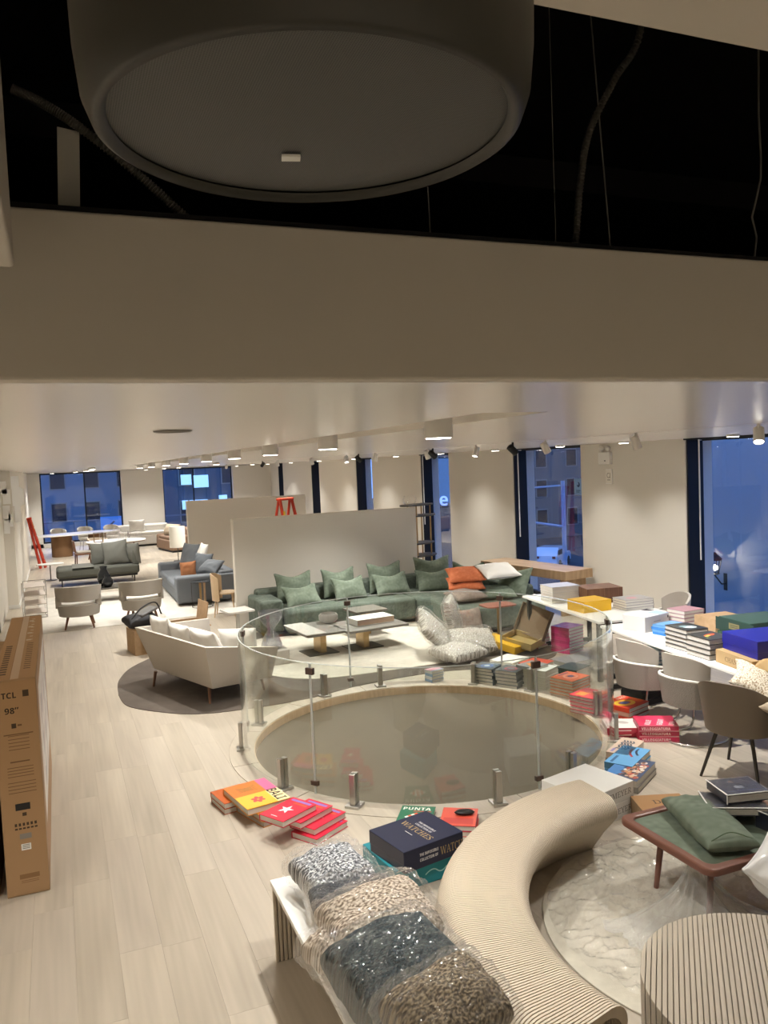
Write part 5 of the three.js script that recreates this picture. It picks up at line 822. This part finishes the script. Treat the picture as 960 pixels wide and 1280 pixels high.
{ // loveseat: plan path of the back, sloping outward to the top
  const t = thing('loveseat', 'off-white angular loveseat seen from behind on the taupe rug', 'sofa', [0, 0, 0]);
  const top = [[1.85, -11.25], [0.82, -10.72], [1.42, -9.0], [2.3, -9.2]], bot = [[1.85, -11.1], [1.02, -10.62], [1.52, -9.25], [2.25, -9.4]], m = mat.lightFab;
  const pos = [], Q = (a, b, c, d) => pos.push(...a, ...b, ...c, ...a, ...c, ...d), N = 3, th = 0.07;
  const inn = (P, y, k) => { const cx = 1.75, cz = -10.1, d = Math.hypot(cx - P[0], cz - P[1]); return [P[0] + (cx - P[0]) / d * k, y, P[1] + (cz - P[1]) / d * k]; };
  for (let i = 0; i < N; i++) {
    const o = (P, y) => [P[0], y, P[1]], h = [0.66, 0.74, 0.74, 0.6];
    Q(o(bot[i], 0.2), o(bot[i + 1], 0.2), o(top[i + 1], h[i + 1]), o(top[i], h[i]));
    Q(o(top[i], h[i]), o(top[i + 1], h[i + 1]), inn(top[i + 1], h[i + 1], th), inn(top[i], h[i], th));
    Q(inn(top[i], h[i], th), inn(top[i + 1], h[i + 1], th), inn(bot[i + 1], 0.2, th), inn(bot[i], 0.2, th));
    Q(inn(bot[i], 0.2, th), inn(bot[i + 1], 0.2, th), o(bot[i + 1], 0.2), o(bot[i], 0.2));
    if (i === 0) Q(o(bot[0], 0.2), o(top[0], h[0]), inn(top[0], h[0], th), inn(bot[0], 0.2, th)); if (i === N - 1) Q(o(bot[3], 0.2), inn(bot[3], 0.2, th), inn(top[3], h[3], th), o(top[3], h[3]));
  }
  const g = new THREE.BufferGeometry(); g.setAttribute('position', new THREE.Float32BufferAttribute(pos, 3)); g.computeVertexNormals(); obj('back_shell', boxUV(clean(g)), m, t);
  const s = new THREE.Shape(); [[1.06, 10.6], [1.54, 9.3], [2.25, 9.45], [1.9, 11.05]].forEach((p, i) => i ? s.lineTo(...p) : s.moveTo(...p)); s.closePath(); obj('seat', plate(s, 0.25, 0.19, 0.02), m, t);
  for (const [a, b] of [[1.5, -9.36], [1.02, -10.46], [2.16, -9.6], [1.8, -10.95]]) obj('leg', rod([a, 0.2, b], [a - (1.6 - a) * 0.06, 0.008, b - (-10.1 - b) * 0.03], 0.022, 0.013), mat.walnut, t);
  const W = (l, x, y, z, ry, rx, sd, w = 0.6) => loose('seat_cushion', l, w, 0.46, 0.2, mat.whiteFab, [x, y, z], [rx, ry, 0], sd, 'white cushions in the loveseat');
  W('white cushion at the carton end of the loveseat', 1.16, 0.66, -10.5, 1.91, -0.3, 91, 0.5); W('white cushion second in the loveseat from the carton end', 1.36, 0.63, -10.05, 1.91, -0.45, 92, 0.5); W('broad white cushion in the middle of the loveseat', 1.56, 0.62, -9.62, 1.91, -0.45, 93, 0.6); W('white cushion at the glass end of the loveseat', 1.92, 0.6, -9.6, 2.7, -0.4, 94, 0.46);
}
{ // open carton with a black bag behind the loveseat
  const t = thing('open_carton', 'open brown carton with upright flaps behind the white loveseat', 'carton', [1.45, 0, -12.75], 0.15);
  obj('tray', [bx(1.1, 0.01, 0.5), bx(1.1, 0.36, 0.012, 0, 0, 0.25), bx(1.1, 0.36, 0.012, 0, 0, -0.25), bx(0.012, 0.36, 0.5, 0.55), bx(0.012, 0.36, 0.5, -0.55)], mat.kraft, t);
  obj('flap', at(bx(0.012, 0.3, 0.48), 0.55, 0.36, 0, 0, 0, -0.15), mat.kraft, t); obj('flap', at(bx(1.0, 0.012, 0.24), 0.05, 0.36, 0.34, 0.25, 0, 0), std(0xa87c4e, 0.85), t);
  const b = thing('black_bag', 'black camera bag with straps on the open brown carton', 'bag', [1.08, 0.37, -12.72], 0.3);
  obj('body', at(pillow(0.5, 0.34, 0.22, { sd: 97, pw: 0.25 }).translate(0, -0.17, 0), 0, 0.1, 0, -1.4), std(0x26262a, 0.7), b); obj('flap', at(bx(0.34, 0.05, 0.2, 0, 0, 0, 0.02), 0.08, 0.2, 0, 0, 0.3, 0.25), std(0x6d6c6c, 0.35), b); obj('strap', tube([[-0.2, 0.15, 0.1], [0, 0.3, 0.05], [0.24, 0.34, 0], [0.3, 0.16, 0.05]], 0.012, 24, 6), std(0x1b1b1d, 0.7), b);
}
// ================================================================ SECOND LOUNGE
single('pale_rug', 'large pale rectangular rug under the grey tub armchairs', 'rug', at(bx(3.6, 0.012, 4.4, 0, 0, 0, 0.004), 1.35, 0, -17.35, 0, 0.04), fabric(0xffffff, { map: rep(tint(0xcfc9bf, 14, 6, 6, 13), 0.6) }));
{
  const t = thing('tub_armchair', 'grey tub armchair with slotted back beside the chrome rack', 'armchair', [0.25, 0.012, -15.35], Math.PI / 2 - 0.05, 'grey slotted armchairs');
  const m = mat.greyFab;
  obj('upper_back', shell(0.32, 0.055, 72 * D, 288 * D, 0.5, 0.76, 0.02, 0.04, 32), m, t);
  obj('lower_back', shell(0.29, 0.05, 72 * D, 288 * D, 0.23, 0.42, 0.025, 0.01, 32), m, t);
  obj('side_post', [at(bx(0.05, 0.2, 0.1, 0, 0, 0, 0.01), -0.12, 0.38, 0.33), at(bx(0.05, 0.2, 0.1, 0, 0, 0, 0.01), -0.12, 0.38, -0.33), at(bx(0.1, 0.2, 0.05, 0, 0, 0, 0.01), 0.1, 0.38, 0.34), at(bx(0.1, 0.2, 0.05, 0, 0, 0, 0.01), 0.1, 0.38, -0.34)], m, t);
  obj('seat', plate(ellipse(0.33, 0.32), 0.14, 0.32, 0.04, 28), mat.whiteFab, t);
  obj('base_ring', at(plate(ellipse(0.3, 0.3), 0.03, 0.23, 0.006, 28), 0, 0, 0), mat.walnut, t);
  for (const [a, b] of [[1, 1], [1, -1], [-1, 1], [-1, -1]]) obj('leg', rod([a * 0.18, 0.24, b * 0.18], [a * 0.24, 0, b * 0.24], 0.024, 0.015), mat.walnut, t);
  copy(t, [1.32, 0.012, -15.35], Math.PI / 2 + 0.1, 'grey tub armchair with slotted back beside the blue-grey sofa');
}
{
  const t = thing('blue_grey_sofa', 'deep blue-grey sofa with block arm next to the brass side table', 'sofa', [0, 0.012, 0]), m = mat.blueGrey;
  obj('base', bc(2.13, 3.25, 0.05, 0.28, -19.5, -16.5, 0.03), m, t);
  obj('seat', bc(2.1, 2.95, 0.27, 0.42, -18.0, -16.75, 0.05), m, t); obj('seat', bc(2.1, 2.95, 0.27, 0.42, -19.25, -18.02, 0.05), m, t);
  obj('armrest', bc(2.1, 3.3, 0.05, 0.58, -16.78, -16.4, 0.05), m, t); obj('armrest', bc(2.1, 3.3, 0.05, 0.58, -19.6, -19.25, 0.05), m, t); obj('backrest', bc(2.98, 3.3, 0.05, 0.64, -19.4, -16.5, 0.06), m, t);
  const S = (l, w, h, mt, p, r, sd) => loose('sofa_cushion', l, w, h, 0.18, mt, p, r, sd, 'cushions on the blue-grey sofa');
  S('large blue-grey cushion at the far arm of its sofa', 0.7, 0.6, m, [2.72, 0.76, -18.75], [-0.3, -1.2, 0], 101); S('white draped throw cushion on the blue-grey sofa', 0.3, 0.7, mat.whiteFab, [2.86, 0.76, -18.1], [-0.35, -1.2, -0.1], 102);
  S('rust cushion on the blue-grey sofa', 0.36, 0.36, mat.rust, [2.5, 0.6, -17.5], [-0.2, -0.5, 0.1], 103); S('dark blue-grey cushion behind the rust cushion', 0.6, 0.5, mat.blueGreyD, [2.78, 0.7, -17.4], [-0.35, -1.1, 0], 104); S('slumped blue-grey cushion at the near block arm', 0.7, 0.34, m, [2.9, 0.7, -17.0], [-0.8, -1.2, 0], 105);
  const b = thing('brass_side_table', 'small glass side table with brass uprights before the blue-grey sofa', 'table', [2.55, 0.012, -16.15]);
  obj('tabletop', cy(0.21, 0.21, 0.012, 0, 0.5, 0, 32), mat.smoke, b); obj('upright', bx(0.04, 0.5, 0.03, -0.03), mat.brass, b); obj('upright', bx(0.04, 0.5, 0.03, 0.05), mat.oak, b);
  obj('frame', [...[0.2, -0.2].flatMap(x => [rod([x, 0, 0], [x, 0.5, 0], 0.006)]), tube(Array.from({ length: 12 }, (_, k) => [0.2 * Math.cos(k * Math.PI / 6), 0.006, 0.2 * Math.sin(k * Math.PI / 6)]), 0.006, 36, 6, true)], mat.darkMetal, b);
}
{
  const t = thing('plywood_chair', 'curved plywood chair standing at the end of the pale screen', 'chair', [2.78, 0.0, -14.95], -0.3);
  obj('shell', shell(0.22, 0.018, 110 * D, 250 * D, 0.3, 0.8, 0.02, 0.08), mat.paleWood, t); obj('seat', plate(ellipse(0.23, 0.22, 0.02), 0.03, 0.42, 0.008), mat.paleWood, t);
  for (const [a, b] of [[1, 1], [1, -1], [-1, 1], [-1, -1]]) obj('leg', rod([a * 0.14, 0.42, b * 0.14], [a * 0.19, 0, b * 0.19], 0.016, 0.012), mat.paleWood, t);
}
{
  const t = thing('chaise_longue', 'charcoal grey chaise longue with end cushions', 'chaise', [0.85, 0, -21.6]), m = mat.charcoal;
  obj('seat', bx(1.95, 0.24, 0.95, 0, 0.2, 0, 0.07), m, t); obj('base', bx(1.85, 0.06, 0.85, 0, 0.15, 0), mat.black, t);
  obj('backrest', bx(0.16, 0.4, 0.9, 0.9, 0.4, 0, 0.05), m, t); obj('throw', at(bx(0.5, 0.012, 0.97, 0, 0, 0, 0.004), -0.35, 0.442, 0), mat.charcoalL, t);
  for (const [a, b] of [[1, 1], [1, -1], [-1, 1], [-1, -1]]) obj('leg', cy(0.012, 0.016, 0.16, a * 0.85, 0, b * 0.38, 10), mat.black, t);
  const C = (l, w, h, p, r, sd) => loose('sofa_cushion', l, w, h, 0.2, mat.charcoalL, p, r, sd, 'cushions on the chaise longue');
  C('big square charcoal cushion on the chaise longue', 0.62, 0.6, [1.28, 0.73, -21.4], [-0.15, -0.25, 0.1], 111); C('charcoal cushion behind the big square one', 0.6, 0.55, [1.0, 0.69, -21.8], [-0.1, 0.1, 0], 112); C('charcoal cushion against the end of the chaise longue', 0.6, 0.52, [1.66, 0.7, -21.35], [0.1, -0.9, 0], 113);
  const c = thing('low_coffee_table', 'low dark coffee table between chaise longue and tub armchairs', 'table', [0.95, 0.012, -18.4]);
  obj('tabletop', bx(1.0, 0.03, 0.7, 0, 0.26, 0, 0.006), mat.darkMetal, c); for (const [a, b] of [[1, 1], [1, -1], [-1, 1], [-1, -1]]) obj('leg', bx(0.03, 0.26, 0.03, a * 0.45, 0, b * 0.3), mat.darkMetal, c);
  const v = (l, x, z, r, h) => single('smoked_vase', l, 'vase', at(lathe([[0.001, 0], [r * 0.6, 0], [r, h * 0.35], [r * 0.9, h * 0.6], [r * 0.5, h * 0.85], [r * 0.62, h], [r * 0.56, h], [r * 0.44, h * 0.86], [r * 0.84, h * 0.6], [r * 0.94, h * 0.35], [r * 0.55, 0.01]], 24), x, 0.3025, z), mat.smoke, 'smoked glass vases');
  v('tall smoked glass vase on the low coffee table', 0.84, -18.5, 0.14, 0.42); v('squat smoked glass vase on the low coffee table', 0.9, -18.2, 0.12, 0.26);
}
{ // chrome rack and little table on the carton side
  const t = thing('chrome_rack', 'chrome tube magazine rack with pale shelves by the wall', 'rack', [-0.52, 0, -17.0], 0.12);
  const loop = (y0, y1, z) => wire([[-0.2, y0, z], [0.2, y0, z], [0.2, y1, z], [-0.2, y1, z], [-0.2, y0, z]], 0.009);
  obj('frame', [loop(0.01, 0.74, 0.18), loop(0.01, 0.66, -0.18), wire([[-0.2, 0.02, 0.18], [-0.2, 0.02, -0.18]], 0.009), wire([[0.2, 0.02, 0.18], [0.2, 0.02, -0.18]], 0.009)], mat.chrome, t);
  for (let k = 0; k < 4; k++) obj('shelf', at(bx(0.38, 0.012, 0.36), 0, 0.12 + k * 0.17, 0, 0.15), std(0xcfc4bb, 0.5), t);
  const s = thing('slim_side_table', 'slim white side table beside the red ladder', 'table', [-0.27, 0, -22.85]);
  obj('tabletop', plate(ellipse(0.34, 0.24), 0.02, 0.42, 0.004), mat.white, s); obj('stem', rod([0, 0, 0], [0, 0.42, 0], 0.014), mat.darkMetal, s); obj('foot_plate', cy(0.16, 0.16, 0.012), mat.darkMetal, s);
}
function ladder(label, pos, turn, open, h, w = 0.42) {
  const t = thing('stepladder', label, 'ladder', pos, turn), red = std(0xc23a1e, 0.5), al = std(0xb9b9b6, 0.35, { metalness: 0.8 });
  for (const s of [-1, 1]) {
    obj('rail', rod([s * w * 0.5, 0, open], [s * w * 0.36, h, 0.03], 0.042, 0.036, 6), red, t); obj('rail', rod([s * w * 0.5, 0, -open], [s * w * 0.34, h, -0.03], 0.038, 0.03, 6), red, t);
  }
  for (let k = 1; k < 6; k++) { const f = k / 6.2, wd = w * (1 - 0.28 * f); obj('step', at(bx(wd, 0.03, 0.08), 0, f * h, open * (1 - f) + 0.03 * f), al, t); }
  obj('cap', bx(w * 0.8, 0.05, 0.16, 0, h, 0, 0.01), red, t); obj('sticker', at(bx(0.05, 0.2, 0.004), -w * 0.4, h * 0.78, open * 0.24 + 0.05), std(0xe3c23a, 0.6), t);
  return t;
}
{ const l = ladder('folded red fibreglass stepladder leaning on the wall', [-0.5, 0, -26.2], Math.PI / 2, 0.07, 1.5, 0.34); l.rotation.order = 'YXZ'; l.rotation.x = 0; l.rotation.z = 0.0; l.rotation.set(-0.2, Math.PI / 2, 0); }
ladder('orange open stepladder between the two pale screens', [4.72, 0, -17.6], 0.5, 0.5, 1.96, 0.5);
// papers on the wall
for (const [x, y, w, h, l] of [[-1.0, 2.52, 0.12, 0.26, 'white sheet taped highest on the pier front'], [-0.955, 2.33, 0.15, 0.3, 'large white sheet below the highest one on the pier front'], [-0.975, 2.0, 0.14, 0.3, 'white sheet in the middle of the pier front'], [-0.99, 1.72, 0.11, 0.3, 'white strip taped lowest on the pier front'], [-0.9, 1.84, 0.07, 0.26, 'narrow white strip at the pier corner']]) single('paper_sheet', l, 'paper', at(bx(w, h, 0.002), x, y - h / 2, -18.396, 0, 0, rr(-0.06, 0.06)), mat.paper, 'papers on the pier');
for (const [z, y, w, h, l] of [[-18.62, 2.62, 0.2, 0.26, 'white sheet curling off the pier side, uppermost'], [-18.75, 2.32, 0.24, 0.4, 'large white sheet curling off the pier side'], [-19.5, 2.3, 0.26, 0.36, 'white sheet further along the pier side'], [-19.4, 1.92, 0.16, 0.36, 'narrow white sheet hanging low on the pier side']]) single('paper_sheet', l, 'paper', at(bx(w, h, 0.002), -0.858 + w * 0.36, y - h / 2, z + w * 0.33, 0, 0.75, 0), mat.paper, 'papers on the pier');
// ================================================================ FAR END
{
  const t = thing('dining_table', 'long white dining table with brown drum base by the end window', 'table', [0.55, 0, -29.6], 0.28);
  obj('tabletop', plate(ellipse(1.5, 0.6), 0.04, 0.71, 0.008, 40), mat.whiteTop, t); obj('base', plate(ellipse(0.34, 0.3, -0.5), 0.71, 0, 0.01, 32), std(0x7a5a3c, 0.6), t); obj('base', plate(ellipse(0.3, 0.26, 0.7), 0.71, 0, 0.01, 32), std(0x7a5a3c, 0.6), t);
  const wc = (x, z, a, l) => { const c = thing('white_chair', l, 'chair', [x, 0, z], a, 'white dining chairs'); obj('backrest', shell(0.23, 0.04, 100 * D, 260 * D, 0.42, 0.86, 0.02, 0.1, 18), mat.whiteFab, c); obj('seat', plate(ellipse(0.24, 0.24), 0.09, 0.38, 0.02, 18), mat.whiteFab, c); for (const [p, q] of [[1, 1], [1, -1], [-1, 1], [-1, -1]]) obj('leg', rod([p * 0.15, 0.38, q * 0.15], [p * 0.2, 0, q * 0.2], 0.012), mat.chrome, c); };
  wc(0.0, -30.9, -1.3, 'white upholstered chair behind the drum-based table, near the ladder side'); wc(0.9, -31.1, -1.3, 'white upholstered chair behind the drum-based table, middle one'); wc(1.8, -31.2, -1.4, 'white upholstered chair behind the drum-based table, near the white sofa');
  const r = thing('round_table', 'round white table crowded with glassware', 'table', [1.55, 0, -25.2]);
  obj('tabletop', plate(ellipse(0.85, 0.7), 0.03, 0.72, 0.006, 40), mat.whiteTop, r); obj('edge', plate(ellipse(0.83, 0.68), 0.025, 0.695, 0.004, 40), mat.walnut, r); obj('base', lathe([[0.001, 0], [0.3, 0], [0.26, 0.03], [0.06, 0.1], [0.06, 0.7], [0.001, 0.7]], 24), mat.walnut, r);
  const glass = (x, z, rd, h, l) => single('glass_vessel', l, 'glassware', at(lathe([[0.001, 0], [rd * 0.7, 0], [rd, h * 0.5], [rd * 0.8, h], [rd * 0.72, h], [rd * 0.9, h * 0.5], [rd * 0.6, 0.01]], 14), x, 0.7505, z), mat.solidGlass, 'glassware on the round table');
  for (let k = 0; k < 14; k++) { const a = k * 2.4, q = 0.12 + 0.036 * k; glass(1.65 + q * Math.cos(a), -25.15 + 0.75 * q * Math.sin(a), 0.06 + 0.05 * rnd(), 0.12 + 0.3 * rnd(), 'clear glass vessel on the round white table'); }
  single('lantern_box', 'square brass-framed glass lantern on the round white table', 'lantern', [bx(0.26, 0.01, 0.26, 1.05, 0.751, -24.9), bx(0.26, 0.01, 0.26, 1.05, 1.02, -24.9), ...[[1, 1], [1, -1], [-1, 1], [-1, -1]].map(([a, b]) => bx(0.02, 0.27, 0.02, 1.05 + a * 0.12, 0.755, -24.9 + b * 0.12))], mat.brass);
  const c = thing('wooden_chair', 'brown wooden chair with grey cushion at the round glassware table', 'chair', [0.62, 0, -25.0], 0.1);
  obj('seat', bx(0.48, 0.05, 0.46, 0, 0.42, 0, 0.012), mat.walnut, c); obj('backrest', at(bx(0.035, 0.34, 0.44, 0, 0, 0, 0.01), -0.23, 0.5, 0, 0, 0, 0.12), mat.walnut, c); obj('cushion', bx(0.42, 0.06, 0.4, 0.02, 0.47, 0, 0.025), mat.greyFab, c);
  for (const [p, q] of [[1, 1], [1, -1], [-1, 1], [-1, -1]]) obj('leg', rod([p * 0.2, 0.42, q * 0.19], [p * 0.22, 0, q * 0.21], 0.02, 0.015), mat.walnut, c);
  const sofa = (name, l, x, z, a, w, m) => { const s = thing(name, l, 'sofa', [x, 0, z], a); obj('plinth', bx(w - 0.1, 0.06, 0.8), mat.black, s); obj('base', bx(w, 0.34, 0.9, 0, 0.06, 0, 0.05), m, s); obj('backrest', bx(w, 0.42, 0.24, 0, 0.36, -0.33, 0.1), m, s); obj('armrest', bx(0.22, 0.5, 0.9, -w / 2 + 0.1, 0.06, 0, 0.08), m, s); obj('armrest', bx(0.22, 0.5, 0.9, w / 2 - 0.1, 0.06, 0, 0.08), m, s); obj('seat', bx(w - 0.44, 0.14, 0.66, 0, 0.38, 0.08, 0.05), m, s); return s; };
  sofa('white_sofa', 'plump white sofa against the pier between end windows', 2.95, -31.5, 0.05, 1.9, mat.whiteFab);
  sofa('brown_sofa', 'brown leather sofa with plump seat before the white sofa', 3.75, -28.6, -1.4, 1.8, mat.brownSofa);
  loose('cushion', 'orange cushion on the armchair beyond the far screen', 0.5, 0.42, 0.16, mat.orange, [4.5, 0.75, -28.2], [-0.2, 0.2, 0], 121);
  loose('cushion', 'white cushion on the plump white sofa', 0.6, 0.45, 0.18, mat.whiteFab, [2.7, 0.75, -31.4], [-0.2, 0.1, 0], 122);
  loose('cushion', 'beige bolster on the brown leather sofa', 0.9, 0.4, 0.3, mat.beige, [3.6, 0.72, -28.5], [-0.4, -1.2, 0], 123);
  const ct = thing('bistro_table', 'small oval wooden table before the white sofa', 'table', [2.1, 0, -28.4]); obj('tabletop', plate(ellipse(0.4, 0.3), 0.03, 0.46, 0.006), mat.walnut, ct); for (const k of [0, 1, 2]) obj('leg', rod([0.2 * Math.cos(k * 2.1), 0.46, 0.2 * Math.sin(k * 2.1)], [0.28 * Math.cos(k * 2.1), 0, 0.28 * Math.sin(k * 2.1)], 0.015), mat.walnut, ct);
  single('dark_bottle', 'small dark bottle on the oval wooden table', 'bottle', at(lathe([[0.001, 0], [0.05, 0], [0.05, 0.16], [0.02, 0.22], [0.02, 0.28], [0.001, 0.28]], 16), 2.15, 0.491, -28.4), std(0x4a3a3c, 0.3));
  const fl = thing('drum_lamp', 'white drum-shaded floor lamp beside the brown leather sofa', 'lamp', [3.3, 0, -25]); obj('shade', lathe([[0.235, 0.42], [0.235, 1.05], [0.225, 1.05], [0.225, 0.42]], 32), phy(0xe9e6de, 0.9, { transmission: 0.3, thickness: 0 }), fl); obj('stand', [cy(0.14, 0.14, 0.02), cy(0.012, 0.012, 0.9, 0, 0.02)], mat.darkMetal, fl);
  const rc = thing('round_armchair', 'wooden round-backed armchair before the white sofa', 'armchair', [1.2, 0, -27.6], -0.8); obj('backrest', shell(0.3, 0.05, 80 * D, 280 * D, 0.42, 0.68, 0.03, 0.1, 18), mat.beige, rc); obj('seat', plate(ellipse(0.32, 0.3), 0.12, 0.34, 0.03, 18), mat.whiteFab, rc); for (const [p, q] of [[1, 1], [1, -1], [-1, 1], [-1, -1]]) obj('leg', rod([p * 0.2, 0.34, q * 0.2], [p * 0.26, 0, q * 0.26], 0.018), mat.walnut, rc);
}
{ // shelf tower by the third window
  const t = thing('shelf_tower', 'tall open shelf tower with dark oval shelves by the window', 'shelf', [7.35, 0, -16.2], 0.5);
  for (const [y, a, x] of [[0.35, 0.42, 0], [0.62, 0.44, 0.05], [0.9, 0.46, -0.05], [1.5, 0.44, 0.05], [1.74, 0.5, -0.08]]) obj('shelf', plate(ellipse(a, 0.26, x), 0.03, y, 0.006, 28), std(0x2b2a2b, 0.4), t);
  for (const [x, z] of [[0.25, 0.12], [-0.25, 0.12], [0.25, -0.12], [-0.25, -0.12]]) obj('post', rod([x, 0, z], [x, 1.78, z], 0.016), mat.brass, t);
  single('glass_ornament', 'clear glass ornament on top of the shelf tower', 'ornament', at(lathe([[0.001, 0], [0.1, 0], [0.16, 0.1], [0.12, 0.2], [0.1, 0.2], [0.14, 0.1], [0.09, 0.01]], 20), 7.05, 1.7705, -16.0), mat.solidGlass);
  single('striped_sculpture', 'dark and white angular sculpture on the middle shelf of the tower', 'sculpture', at(new THREE.ConeGeometry(0.15, 0.26, 4), 7.1, 1.061, -16.1), std(0x77736e, 0.4));
}
scene.traverse(o => { if (o.isMesh) { o.castShadow = true; o.receiveShadow = true; } });
renderer.render(scene, camera);
